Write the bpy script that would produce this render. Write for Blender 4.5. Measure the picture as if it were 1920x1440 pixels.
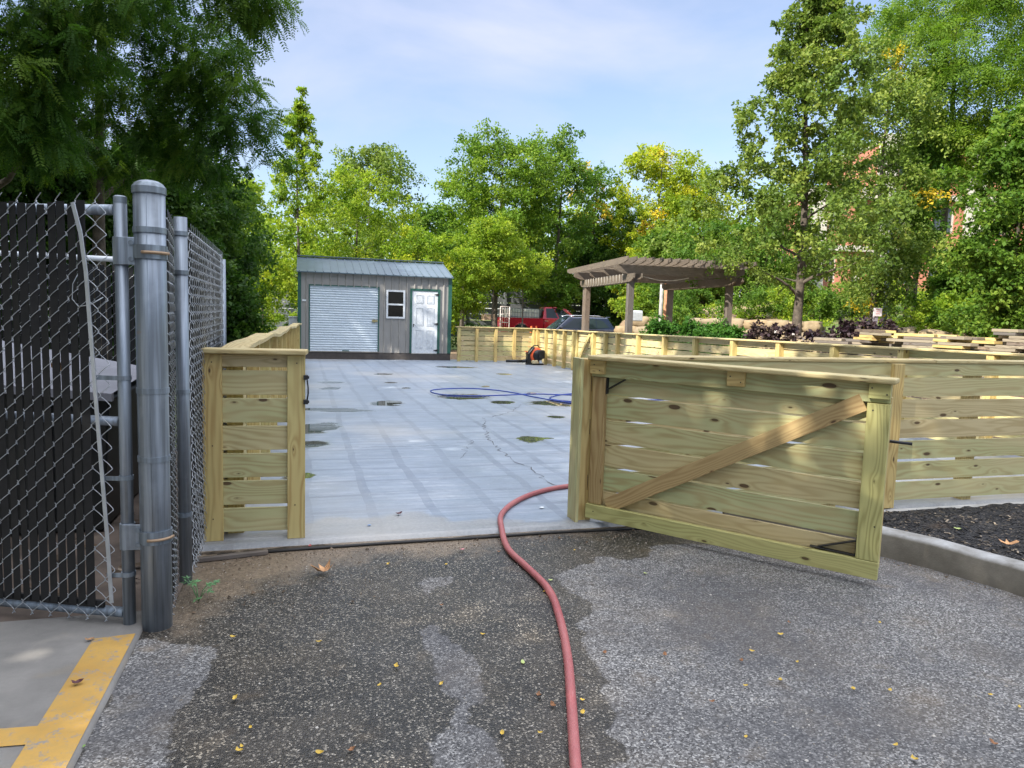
import bpy, math, random
import numpy as np
from mathutils import Vector, Matrix
random.seed(7)
PI = math.pi
S = bpy.context.scene
for o in list(bpy.data.objects): bpy.data.objects.remove(o)

# ------------------------------------------------------------------ camera
EYE = 1.33; FPX = 1331.0
YAW = math.radians(16.4); PITCH = math.atan(130/1331.); ROLL = .03
CF = Vector((math.sin(YAW)*math.cos(PITCH), math.cos(YAW)*math.cos(PITCH), -math.sin(PITCH)))
CR = Vector((math.cos(YAW), -math.sin(YAW), 0)); CU = CR.cross(CF)
CR2 = CR*math.cos(ROLL)+CU*math.sin(ROLL); CU2 = CU*math.cos(ROLL)-CR*math.sin(ROLL)
cam = bpy.data.cameras.new('camera'); cam.sensor_width = 36; cam.lens = 36*FPX/1920
cam.clip_start = .05; cam.clip_end = 2000
co = bpy.data.objects.new('camera', cam); S.collection.objects.link(co)
M = Matrix((CR2, CU2, -CF)).transposed().to_4x4(); M.translation = (0, 0, EYE)
co.matrix_world = M
S.camera = co
S.render.resolution_x = 1024; S.render.resolution_y = 768

# ------------------------------------------------------------------ sky, sun, exposure
SUN = Vector((-.74, -.30, .62)).normalized()
SUN_EL = math.asin(SUN.z); SUN_AZ = math.atan2(SUN.x, SUN.y)
w = bpy.data.worlds.new("World"); S.world = w; w.use_nodes = True
nt = w.node_tree; nt.nodes.clear()
out = nt.nodes.new('ShaderNodeOutputWorld'); bg = nt.nodes.new('ShaderNodeBackground')
sky = nt.nodes.new('ShaderNodeTexSky'); sky.sky_type = 'NISHITA'; sky.sun_disc = False
sky.sun_elevation = SUN_EL; sky.sun_rotation = SUN_AZ; sky.air_density = 1.0; sky.dust_density = .6; sky.ozone_density = 2.0
tc = nt.nodes.new('ShaderNodeTexCoord'); mp = nt.nodes.new('ShaderNodeMapping')
mp.inputs['Scale'].default_value = (1, 1, 2.6); mp.inputs['Location'].default_value = (.35, .1, .3)
nt.links.new(tc.outputs['Generated'], mp.inputs[0])
n1 = nt.nodes.new('ShaderNodeTexNoise'); n1.inputs['Scale'].default_value = 2.3; n1.inputs['Detail'].default_value = 7; n1.inputs['Roughness'].default_value = .5
n1.inputs['Distortion'].default_value = .3
nt.links.new(mp.outputs[0], n1.inputs['Vector'])
rp = nt.nodes.new('ShaderNodeValToRGB'); rp.color_ramp.elements[0].position = .46; rp.color_ramp.elements[1].position = .72
rp.color_ramp.elements[0].color = (.22, .22, .22, 1); rp.color_ramp.elements[1].color = (.85, .85, .85, 1)
nt.links.new(n1.outputs['Fac'], rp.inputs[0])
mx = nt.nodes.new('ShaderNodeMix'); mx.data_type = 'RGBA'
mx.inputs[7].default_value = (5.6, 5.9, 7.0, 1)
sz = nt.nodes.new('ShaderNodeSeparateXYZ'); nt.links.new(tc.outputs['Generated'], sz.inputs[0])   # thicker, brighter cloud added overhead, out of view, to fill the shade
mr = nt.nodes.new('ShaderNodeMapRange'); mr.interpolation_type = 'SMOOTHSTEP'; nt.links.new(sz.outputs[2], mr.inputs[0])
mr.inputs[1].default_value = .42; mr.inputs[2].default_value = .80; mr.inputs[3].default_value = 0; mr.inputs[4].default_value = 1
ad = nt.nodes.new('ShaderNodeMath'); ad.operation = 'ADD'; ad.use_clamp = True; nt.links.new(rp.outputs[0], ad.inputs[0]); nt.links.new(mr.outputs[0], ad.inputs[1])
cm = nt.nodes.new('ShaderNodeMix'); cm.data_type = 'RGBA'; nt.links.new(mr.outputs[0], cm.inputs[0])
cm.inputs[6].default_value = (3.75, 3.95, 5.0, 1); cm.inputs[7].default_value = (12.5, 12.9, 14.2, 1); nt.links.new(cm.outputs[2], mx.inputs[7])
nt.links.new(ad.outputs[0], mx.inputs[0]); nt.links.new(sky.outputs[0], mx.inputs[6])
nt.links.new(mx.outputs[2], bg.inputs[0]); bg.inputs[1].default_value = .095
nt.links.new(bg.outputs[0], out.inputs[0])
sl = bpy.data.lights.new('sun', 'SUN'); sl.energy = 4.4; sl.angle = math.radians(.5); sl.color = (1, .94, .84)
so = bpy.data.objects.new('sun', sl); S.collection.objects.link(so)
so.rotation_euler = SUN.to_track_quat('Z', 'Y').to_euler()
S.view_settings.view_transform = 'Standard'; S.view_settings.look = 'None'
S.view_settings.exposure = 1.25; S.view_settings.gamma = 1

# ------------------------------------------------------------------ helpers
def slab_z(y): return -max(0., y-4.3)*.0105
def ray(u, v): return CF*FPX+CR2*(u-960)+CU2*(720-v)
def gp(u, v, z=0.):                     # the point of the level z that stands at a place in the photograph
    r = ray(u, v); t = (z-EYE)/r.z; return Vector((0, 0, EYE))+r*t
def gps(u, v):                          # same on the slightly falling slab
    r = ray(u, v); t = (.0105*4.3-EYE)/(r.z+.0105*r.y); return Vector((0, 0, EYE))+r*t
def tp(u, z):                           # plan position of something at column u and depth z
    xc = (u-960)/FPX*z
    return (xc*math.cos(YAW)+z*math.sin(YAW), -xc*math.sin(YAW)+z*math.cos(YAW))
def ss(a, b, x):
    t = min(1, max(0, (x-a)/(b-a))); return t*t*(3-2*t)

def tag(o, label=None, cat=None, group=None, kind=None):
    if label: o['label'] = label
    if cat: o['category'] = cat
    if group: o['group'] = group
    if kind: o['kind'] = kind
    return o
def thing(name, label, cat, loc=(0, 0, 0), group=None, rz=0):
    o = bpy.data.objects.new(name, None); S.collection.objects.link(o); o.empty_display_size = .2
    o.location = loc; o.rotation_euler = (0, 0, rz)
    return tag(o, label, cat, group)

class MB:
    def __init__(s): s.v = []; s.f = []; s.uv = []; s.t = []; s.sm = []
    def face(s, idx, uv=None, t=.5, sm=False):
        s.f.append(idx); s.uv.append(uv or [(0, 0)]*len(idx)); s.t.append(t); s.sm.append(sm)
    def plank(s, a, b, side, w, t, tint=None, off=None):
        """board from a to b (centre line), w wide along side, t thick"""
        a = Vector(a); b = Vector(b); d = b-a; L = d.length; d.normalize()
        side = Vector(side); side = (side-d*side.dot(d)).normalized(); up = d.cross(side)
        tint = random.random() if tint is None else tint
        ou, ov = (random.uniform(0, 40), random.uniform(0, 40)) if off is None else off
        n = len(s.v)
        for e in (a, b):
            for i, j in ((-1, -1), (1, -1), (1, 1), (-1, 1)): s.v.append(e+side*(i*w/2)+up*(j*t/2))
        def q(ix, uvs): s.face([n+k for k in ix], uvs, tint)
        for k in range(4):
            k2 = (k+1) % 4; ww = w if k % 2 == 0 else t
            v0 = ov+(0 if k == 0 else w*.3 if k == 1 else 0)+k*.0
            uvs = [(ou, v0), (ou, v0+ww), (ou+L, v0+ww), (ou+L, v0)]
            q((k, k2, 4+k2, 4+k), uvs)
        q((3, 2, 1, 0), [(ou, ov+t), (ou+.01, ov+t), (ou+.01, ov), (ou, ov)])
        q((4, 5, 6, 7), [(ou, ov+t), (ou+.01, ov+t), (ou+.01, ov), (ou, ov)])
    def box(s, lo, hi, tint=None):
        lo = Vector(lo); hi = Vector(hi); c = (lo+hi)/2; d = hi-lo
        ax = max(range(3), key=lambda i: d[i]); e = Vector((0, 0, 0)); e[ax] = d[ax]/2
        sd = Vector((0, 0, 0)); sx = (ax+1) % 3; sd[sx] = 1
        s.plank(c-e, c+e, sd, d[sx], d[(ax+2) % 3], tint)
    def tube(s, pts, r, n=8, caps=True, tint=.5, sm=True):
        pts = [Vector(p) for p in pts]; rr = r if isinstance(r, (list, tuple)) else [r]*len(pts)
        up = None; base = len(s.v); acc = 0
        for i, p in enumerate(pts):
            d = (pts[min(i+1, len(pts)-1)]-pts[max(i-1, 0)]).normalized()
            if up is None:
                up = Vector((0, 0, 1)) if abs(d.z) < .9 else Vector((1, 0, 0))
            x = d.cross(up).normalized(); up = x.cross(d).normalized()
            for k in range(n):
                a = 2*PI*k/n; s.v.append(p+(x*math.cos(a)+up*math.sin(a))*rr[i])
        for i in range(len(pts)-1):
            L = (pts[i+1]-pts[i]).length
            for k in range(n):
                k2 = (k+1) % n; b = base+i*n; kk = (k+1)/n
                s.face([b+k, b+k2, b+n+k2, b+n+k], [(acc, k/n), (acc, kk), (acc+L, kk), (acc+L, k/n)], tint, sm)
            acc += L
        if caps:
            s.face([base+k for k in reversed(range(n))], None, tint); e = base+(len(pts)-1)*n
            s.face([e+k for k in range(n)], None, tint)
    def lathe(s, prof, c=(0, 0, 0), n=24, tint=.5, axis='Z', sm=True):
        base = len(s.v); c = Vector(c)
        for r, z in prof:
            for k in range(n):
                a = 2*PI*k/n; p = (r*math.cos(a), r*math.sin(a), z)
                if axis == 'Y': p = (p[0], p[2], p[1])
                if axis == 'X': p = (p[2], p[0], p[1])
                s.v.append(c+Vector(p))
        for i in range(len(prof)-1):
            for k in range(n):
                k2 = (k+1) % n; b = base+i*n
                s.face([b+k, b+k2, b+n+k2, b+n+k], None, tint, sm)
        s.face([base+k for k in reversed(range(n))], None, tint); e = base+(len(prof)-1)*n
        s.face([e+k for k in range(n)], None, tint)
    def prism(s, pts, o, ex, ey, ez, tint=.5, sm=False):
        """polygon pts (in ex, ey) extruded along ez from o"""
        o = Vector(o); ex = Vector(ex); ey = Vector(ey); ez = Vector(ez); n = len(pts); b = len(s.v)
        for k in (0, 1):
            for x, y in pts: s.v.append(o+ex*x+ey*y+ez*k)
        s.face([b+i for i in reversed(range(n))], [pts[i] for i in reversed(range(n))], tint)
        s.face([b+n+i for i in range(n)], list(pts), tint)
        for i in range(n):
            j = (i+1) % n; s.face([b+i, b+j, b+n+j, b+n+i], [(0, 0), (.1, 0), (.1, .1), (0, .1)], tint, sm)
    def quad(s, a, b, c, d, tint=.5, uv=None):
        n = len(s.v); s.v += [Vector(a), Vector(b), Vector(c), Vector(d)]; s.face([n, n+1, n+2, n+3], uv, tint)
    def build(s, name, mat, parent=None, bevel=0, seg=1, smooth=False):
        me = bpy.data.meshes.new(name)
        off = Vector((0, 0, 0)); rz = 0
        if parent is not None:
            p = parent
            while p is not None: off = off+p.location; p = p.parent
        me.from_pydata([tuple(x-off) for x in s.v], [], s.f)
        uvl = me.uv_layers.new(name='UVMap')
        flat = [c for f in s.uv for uv in f for c in uv]
        uvl.data.foreach_set('uv', flat)
        at = me.attributes.new('tint', 'FLOAT', 'FACE'); at.data.foreach_set('value', s.t)
        me.polygons.foreach_set('use_smooth', [True]*len(s.f) if smooth else s.sm)
        me.materials.append(mat); me.update()
        o = bpy.data.objects.new(name, me); S.collection.objects.link(o)
        if parent is not None: o.parent = parent
        if bevel:
            m = o.modifiers.new('bevel', 'BEVEL'); m.width = bevel; m.segments = seg; m.limit_method = 'ANGLE'; m.angle_limit = math.radians(40)
        return o

# ------------------------------------------------------------------ materials
class Mat:
    def __init__(s, name):
        s.m = bpy.data.materials.new(name); s.m.use_nodes = True; s.nt = s.m.node_tree
        s.b = s.nt.nodes['Principled BSDF']; s.out = s.nt.nodes['Material Output']
    def n(s, typ, ins=None, **props):
        nd = s.nt.nodes.new('ShaderNode'+typ)
        for k, v in props.items(): setattr(nd, k, v)
        for k, v in (ins or {}).items():
            if isinstance(v, bpy.types.NodeSocket): s.nt.links.new(v, nd.inputs[k])
            else: nd.inputs[k].default_value = v
        return nd
    def math(s, op, a, b=0, c=0, clamp=False):
        nd = s.n('Math', {0: a, 1: b, 2: c}, operation=op, use_clamp=clamp); return nd.outputs[0]
    def mix(s, f, a, b, typ='MIX'):
        nd = s.n('Mix', {0: f, 6: a, 7: b}, data_type='RGBA', blend_type=typ); return nd.outputs[2]
    def ramp(s, f, els):
        nd = s.n('ValToRGB', {0: f}); cr = nd.color_ramp
        while len(cr.elements) < len(els): cr.elements.new(.5)
        for e, (p, c) in zip(cr.elements, els):
            e.position = p; e.color = (c, c, c, 1) if isinstance(c, (int, float)) else (*c, 1)
        return nd.outputs[0]
    def obj(s): return s.n('TexCoord').outputs['Object']
    def attr(s, name): return s.n('Attribute', attribute_name=name).outputs['Fac']
    def vec(s, v, sc): return s.n('Mapping', {'Vector': v, 'Scale': sc}).outputs[0]
    def noise(s, v, sc, det=4, rough=.55, dist=0): return s.n('TexNoise', {'Vector': v, 'Scale': sc, 'Detail': det, 'Roughness': rough, 'Distortion': dist}).outputs['Fac']
    def set(s, col=None, rough=None, metal=None, **kw):
        for k, v in (('Base Color', col), ('Roughness', rough), ('Metallic', metal)):
            if v is None: continue
            if isinstance(v, bpy.types.NodeSocket): s.nt.links.new(v, s.b.inputs[k])
            else: s.b.inputs[k].default_value = (*v, 1) if isinstance(v, tuple) and len(v) == 3 else v
        return s
    def bump(s, h, st=.5, dist=.01):
        nd = s.n('Bump', {'Height': h, 'Strength': st, 'Distance': dist}); s.nt.links.new(nd.outputs[0], s.b.inputs['Normal']); return s
def C3(c): return (*c, 1)

def simple(name, col, rough=.5, metal=0., var=.12, sc=12, bump=0.):
    m = Mat(name); n = m.noise(m.obj(), sc, 5)
    lo = tuple(c*(1-var*1.3) for c in col); hi = tuple(min(1, c*(1+var)) for c in col)
    m.set(m.ramp(n, [(.3, lo), (.7, hi)]), rough, metal)
    if bump: m.bump(n, bump, .01)
    return m.m

def wood(name, a, b, c, dark, knots=1.0, gamp=.8):
    """treated pine: a, b, c tones picked by the board's tint, dark late-wood lines and knots"""
    m = Mat(name); uv = m.n('UVMap').outputs[0]; t = m.attr('tint')
    base = m.ramp(t, [(0, a), (.5, b), (1, c)])
    v1 = m.vec(uv, (.9, 7, 1)); N = m.noise(v1, 1.3, 2, .4)
    vk = m.vec(uv, (1.0, 2.6, 1))
    vo = m.n('TexVoronoi', {'Vector': vk, 'Scale': 2.4, 'Randomness': 1.0}, voronoi_dimensions='2D', feature='F1')
    d = vo.outputs['Distance']
    sx = m.n('SeparateXYZ', {0: uv})
    warp = m.math('MULTIPLY', m.math('POWER', 2.718, m.math('MULTIPLY', d, -9.0)), 14.0)
    ph = m.math('ADD', m.math('ADD', m.math('MULTIPLY', sx.outputs[1], 150.), m.math('MULTIPLY', N, 62.*gamp)), warp)
    ring = m.math('POWER', m.math('ADD', m.math('MULTIPLY', m.math('SINE', ph), .5), .5), 1.5)
    fine = m.noise(m.vec(uv, (3, 160, 1)), 1.0, 4, .6)
    col = m.mix(m.math('MULTIPLY', ring, .60), base, C3(dark))
    col = m.mix(m.math('MULTIPLY', fine, .35), col, m.mix(.5, base, C3(dark)))
    big = m.noise(m.vec(uv, (.9, 3, 1)), 1.3, 3)
    col = m.mix(m.ramp(big, [(.42, 0.), (.68, .55)]), col, C3(c))
    kr = m.math('MULTIPLY', m.n('TexWhiteNoise', {'Vector': vo.outputs['Position']}, noise_dimensions='2D').outputs['Value'], .07*knots)
    kn = m.math('LESS_THAN', d, kr)
    halo = m.ramp(m.math('SUBTRACT', d, kr), [(0, .75), (.035, 0.)])
    col = m.mix(m.math('MULTIPLY', halo, .8), col, C3(tuple(x*.62 for x in dark)))
    col = m.mix(m.math('MULTIPLY', kn, .85), col, (.07, .035, .015, 1))
    # fastener dots are modelled; here a few grey mill marks
    m.set(col, m.math('ADD', m.math('MULTIPLY', fine, .25), .45)); m.bump(m.math('ADD', m.math('MULTIPLY', ring, .4), fine), .25, .002)
    return m.m

W_BOARD = wood('treated_pine_boards', (.45, .47, .225), (.53, .50, .25), (.59, .48, .26), (.32, .22, .08), 1.1)
W_GATE = wood('gate_boards', (.41, .47, .235), (.50, .50, .25), (.60, .47, .25), (.30, .20, .07), 1.4)
W_TRIM = wood('treated_pine_trim', (.57, .42, .165), (.61, .47, .19), (.53, .46, .19), (.29, .15, .035), .8, .8)
W_GREEN = wood('treated_pine_rail', (.45, .47, .18), (.52, .50, .20), (.52, .45, .18), (.20, .17, .045), .8, 1.1)
W_CAP = wood('cap_boards', (.54, .43, .20), (.57, .46, .23), (.50, .44, .22), (.30, .19, .06), .6)
W_BRACE = wood('brace_wood', (.44, .305, .135), (.48, .345, .155), (.42, .31, .14), (.20, .10, .03), .8, 1.0)
W_OLD = wood('weathered_wood', (.135, .105, .078), (.175, .14, .105), (.105, .086, .068), (.045, .036, .028), .8)
W_OLDP = wood('weathered_post_wood', (.15, .105, .07), (.19, .15, .12), (.12, .11, .10), (.06, .042, .03), .8)
W_AGED = wood('aged_lumber', (.27, .23, .16), (.33, .28, .20), (.22, .19, .15), (.12, .09, .06), .8)
W_GREY = wood('grey_plank', (.15, .16, .17), (.19, .20, .21), (.12, .13, .14), (.07, .07, .07), .3)

def galv(name='galvanised_steel', sc=1.0, base=(.36, .41, .47), rough=.5, metal=.7, patches=0):
    m = Mat(name); o = m.obj()
    st = m.noise(m.vec(o, (40*sc, 40*sc, 1.5*sc)), 1., 4); bl = m.noise(o, 9*sc, 5, .6)
    col = m.mix(m.ramp(st, [(.35, 0.), (.6, .95)]), C3(base), C3(tuple(c*.5 for c in base)))
    col = m.mix(m.ramp(bl, [(.5, 0.), (.8, .4)]), col, (.42, .46, .51, 1))
    r = m.n('TexNoise', {'Vector': o, 'Scale': 13., 'Detail': 6.}).outputs['Fac']
    col = m.mix(m.ramp(r, [(.70, 0.), (.78, .65)]), col, (.30, .17, .09, 1))
    m.set(col, m.math('ADD', m.math('MULTIPLY', bl, .25), rough-.1), metal); m.bump(bl, .12, .003)
    return m.m
GALV = galv(); GALV_D = galv('dull_galvanised_pipe', 1, (.29, .34, .39), .55, .6)
WIRE = simple('galvanised_wire', (.46, .49, .52), .45, .6)
PLAS = simple('black_privacy_plastic', (.006, .006, .007), .65, 0, .3, 30)
WHITE = simple('white_paint', (.66, .69, .72), .45, 0, .05); BLACK = simple('black_metal', (.012, .012, .013), .45)
RUST = simple('rusty_bolt', (.35, .24, .15), .6, .3)

# ------------------------------------------------------------------ ground sheets
def fnoise(x, y, s=1.0):
    return (math.sin(x*1.7*s+1.3*math.sin(y*1.1*s))+math.sin(y*2.3*s+1.7*math.sin(x*.9*s+2))+.5*math.sin(x*5.1*s+y*4.3*s))/2.5
def x_edge(y): return 8.0 if y < 16 else (8+(y-16)*.4 if y < 27 else 12.4+(y-27)*.5)
def terrain(x, y):
    z = -.07-.19*ss(4, 20, y) if x > -50 else 0
    z += 1.2*ss(45, 64, y)
    d = x-x_edge(y)
    if d > 0:
        a = .95*ss(-.4, 3.2, d)+.55*ss(4, 9, d)+.10*max(0, d-9)
        a *= 1-.55*ss(15, 20, y)
        m = min(d+.3, (x-12.75)*.737+(y-27.4)*.675)
        b = (1.50*ss(0, .45, m)+1.1*ss(1, 8, m)+.10*max(0, m-9)) if m > 0 else 0
        z += max(a, b)
        z += .07*fnoise(x, y, 1.1)*min(1, d)
    return z
def sheet(name, xs, ys, zf, mat, attrs=None, kind='structure', smooth=True, mask=None):
    xs = list(xs); ys = list(ys); nx = len(xs)
    v = [(x, y, zf(x, y)) for y in ys for x in xs]
    f = []
    for j in range(len(ys)-1):
        for i in range(nx-1):
            if mask and not mask((xs[i]+xs[i+1])/2, (ys[j]+ys[j+1])/2): continue
            a = j*nx+i; f.append((a, a+1, a+nx+1, a+nx))
    me = bpy.data.meshes.new(name); me.from_pydata(v, [], f)
    for k, fn in (attrs or {}).items():
        at = me.attributes.new(k, 'FLOAT', 'POINT'); at.data.foreach_set('value', [fn(p[0], p[1]) for p in v])
    me.polygons.foreach_set('use_smooth', [smooth]*len(f)); me.materials.append(mat); me.update()
    o = bpy.data.objects.new(name, me); S.collection.objects.link(o); o['kind'] = kind
    return o
def frange(a, b, st):
    n = max(1, int(round((b-a)/st))); return [a+(b-a)*i/n for i in range(n+1)]

def mat_ground():
    m = Mat('soil_and_grass'); o = m.obj(); n = m.noise(o, .7, 6, .65); f = m.noise(o, 9, 6, .7)
    p = m.n('SeparateXYZ', {0: o})
    soil = m.ramp(f, [(.3, (.13, .085, .05)), (.5, (.24, .165, .10)), (.7, (.35, .26, .17))])
    gr = m.ramp(f, [(.3, (.035, .06, .012)), (.7, (.13, .19, .04))])
    k = m.ramp(m.math('ADD', n, m.math('MULTIPLY', m.attr('green'), .5)), [(.62, 0.), (.74, 1.)])
    m.set(m.mix(k, soil, gr), .95); m.bump(f, .9, .06); return m.m
def green_at(x, y):
    d = x-x_edge(y)
    if d < 0: return .0 if y < 30 and x > 0 else .6
    return -.2 if d < 6 else .55*ss(6, 9, d)
xs = [-250, -120, -60]+frange(-30, 6, 2)+frange(6.4, 24, .4)+frange(26, 60, 3)+[90, 150, 300]
ys = [-80, -40, -15]+frange(-8, 0, 2)+frange(1, 34, .5)+frange(36, 80, 3)+[120, 200, 400]
sheet('ground', xs, ys, terrain, mat_ground(), {'green': green_at})

def poly_sd(poly, x, y):
    """signed distance, positive inside"""
    ins = False; best = 1e9; n = len(poly)
    for i in range(n):
        x1, y1 = poly[i]; x2, y2 = poly[(i+1) % n]
        if (y1 > y) != (y2 > y) and x < (x2-x1)*(y-y1)/(y2-y1)+x1: ins = not ins
        dx, dy = x2-x1, y2-y1; t = max(0, min(1, ((x-x1)*dx+(y-y1)*dy)/(dx*dx+dy*dy+1e-12)))
        best = min(best, math.hypot(x-x1-t*dx, y-y1-t*dy))
    return best if ins else -best
def pl(pts): return [tuple(gp(u, v, -.02)[:2]) for u, v in pts]
DRY = [pl(p) for p in [
    [(60, 1600), (262, 1195), (330, 1205), (405, 1213), (398, 1255), (362, 1298), (330, 1335), (318, 1375), (320, 1440), (310, 1600)],
    [(790, 1182), (815, 1170), (835, 1195), (856, 1212), (893, 1236), (903, 1262), (900, 1290), (912, 1302), (890, 1322), (872, 1345), (885, 1362), (930, 1385), (938, 1410), (958, 1440), (960, 1600), (815, 1600), (815, 1440), (802, 1410), (803, 1392), (845, 1362), (862, 1318), (838, 1305), (815, 1285), (818, 1240), (797, 1215)],
    [(786, 1092), (805, 1083), (848, 1082), (851, 1092), (815, 1102), (800, 1122)],
    [(1043, 1078), (1068, 1067), (1112, 1056), (1120, 1043), (1150, 1045), (1165, 1052), (1215, 1045), (1225, 1022), (1290, 1020), (1500, 1030), (1800, 1000), (2600, 1000), (2600, 1700), (1125, 1700), (1125, 1440), (1190, 1425), (1165, 1395), (1140, 1380), (1150, 1330), (1127, 1300), (1143, 1278), (1120, 1250), (1085, 1200), (1097, 1188), (1080, 1170), (1117, 1150), (1110, 1132), (1075, 1115), (1055, 1100)]]]
BB = [(min(p[0] for p in P)-.2, max(p[0] for p in P)+.2, min(p[1] for p in P)-.2, max(p[1] for p in P)+.2) for P in DRY]
def dry_at(x, y):
    best = -.15
    for P, b in zip(DRY, BB):
        if b[0] < x < b[1] and b[2] < y < b[3]: best = max(best, poly_sd(P, x, y))
    return max(0, min(1, .5+best/.16))
DIRT = pl([(300, 1180), (285, 1215), (350, 1200), (430, 1130), (560, 1085), (700, 1045), (860, 1050), (960, 1012), (1300, 985), (1300, 930), (300, 930)])
def dirt_at(x, y):
    if not (-1.2 < x < 4 and 2.8 < y < 4.4): return 0
    return max(0, min(1, .42+poly_sd(DIRT, x, y)/.35))
def mat_asphalt():
    m = Mat('asphalt'); o = m.obj()
    v1 = m.n('TexVoronoi', {'Vector': o, 'Scale': 165.}); v2 = m.n('TexVoronoi', {'Vector': o, 'Scale': 85.})
    r1 = m.n('SeparateColor', {0: v1.outputs['Color']}).outputs[0]; r2 = m.n('SeparateColor', {0: v2.outputs['Color']}).outputs[1]
    s2 = m.n('SeparateColor', {0: v2.outputs['Color']}).outputs[2]
    big = m.noise(o, 1.3, 5, .6); mid = m.noise(o, 7, 5, .6)
    dry = m.ramp(r1, [(.05, (.045, .044, .043)), (.4, (.115, .112, .11)), (.75, (.195, .19, .185)), (.97, (.42, .41, .39))])
    wet = m.ramp(r1, [(.3, (.011, .0105, .010)), (.62, (.025, .023, .020)), (.86, (.075, .066, .054)), (.98, (.30, .27, .22))])
    peb = m.math('MULTIPLY', m.math('GREATER_THAN', s2, .84), m.math('LESS_THAN', v2.outputs['Distance'], .36))
    dry = m.mix(m.math('MULTIPLY', peb, .6), dry, m.ramp(r2, [(0, (.16, .15, .14)), (1, (.42, .40, .37))]))
    wet = m.mix(m.math('MULTIPLY', peb, .75), wet, m.ramp(r2, [(0, (.06, .05, .04)), (1, (.32, .28, .21))]))
    dry = m.mix(m.ramp(big, [(.38, .62), (.58, 0.)]), dry, (.06, .06, .066, 1))
    dry = m.mix(m.ramp(mid, [(.55, 0.), (.8, .25)]), dry, (.30, .25, .18, 1))
    edge = m.math('ADD', m.attr('dry'), m.math('MULTIPLY', m.math('SUBTRACT', m.noise(o, 16, 6, .7), .5), .75))
    k = m.ramp(edge, [(.46, 0.), (.53, 1.)])
    half = m.ramp(m.noise(o, 2.1, 5, .6), [(.45, 0.), (.75, .22)])
    col = m.mix(k, m.mix(half, wet, dry), dry)
    col = m.mix(m.ramp(m.noise(o, 1.7, 6, .7), [(.46, 0.), (.70, .55)]), col, m.mix(.5, col, (.15, .115, .075, 1)))
    dk = m.math('ADD', m.attr('dirt'), m.math('MULTIPLY', m.math('SUBTRACT', mid, .5), 1.3))
    dk = m.ramp(dk, [(.30, 0.), (.95, .95)])
    dn = m.noise(o, 60, 6, .75)
    dirt = m.ramp(dn, [(.3, (.10, .072, .045)), (.5, (.20, .15, .10)), (.7, (.34, .27, .19))])
    col = m.mix(dk, col, dirt)
    spots = m.ramp(m.noise(o, 5.3, 4, .5), [(.62, 0.), (.78, .4)])
    col = m.mix(spots, col, (.17, .12, .07, 1))
    m.set(col, m.mix(k, (.42, .42, .42, 1), (.9, .9, .9, 1)))
    h = m.math('SUBTRACT', 1., v1.outputs['Distance'])
    m.bump(m.math('ADD', m.math('MULTIPLY', h, .6), m.math('MULTIPLY', dn, .4)), .8, .006)
    return m.m
xs = [-40, -15, -5, -1.2]+frange(-1.0, 4.2, .025)+[5, 8, 20, 45]
ys = [-30, -10, -3, 0, .9]+frange(1.2, 4.16, .025)
ASP = mat_asphalt()
sheet('asphalt', xs, ys, lambda x, y: -.02+(.004*fnoise(x, y, 1.3) if -1 < x < 4.2 and 1 < y < 4 else 0), ASP,
      {'dry': dry_at, 'dirt': dirt_at}, mask=lambda x, y: not (x < -1.2 and y > 3.3))

# concrete slab of the yard
PUD = []
for (u0, v0, u1, v1) in [(818, 738, 920, 750), (919, 751, 970, 757.5), (990, 750, 1100, 762), (967, 817, 1020, 830), (1005, 820, 1040, 823), (1022, 779, 1061, 785), (690, 751, 757, 761),
                         (555, 791, 634, 813), (540, 826, 618, 840), (596, 715, 648, 719), (600, 726, 640, 731), (720, 716, 746, 719), (752, 726, 770, 729), (816, 687, 894, 690),
                         (902, 723, 920, 726), (985, 736, 1010, 740), (545, 765, 700, 772), (530, 885, 590, 900), (700, 700, 740, 703), (930, 700, 960, 703), (1130, 755, 1250, 775)]:
    a = gps((u0+u1)/2, v0); b = gps((u0+u1)/2, v1); l = gps(u0, (v0+v1)/2); r = gps(u1, (v0+v1)/2)
    PUD.append(((l+r)/2, (r-l).length/2, (a-b).length/2))
def pud_at(x, y):
    best = 0
    for c, rx, ry in PUD:
        dx = x-c.x; dy = y-c.y
        X = dx*.96-dy*.28; Y = dx*.28+dy*.96
        e = math.hypot(X/rx, Y/ry); best = max(best, 1.5-e)
    return max(0, min(1, best))
def damp_at(x, y):
    e = 4.13+.35+.25*fnoise(x*2, 3.1)
    return max(0, min(1, .5+(e-y)/.4)) if y < 5.5 else 0
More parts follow.
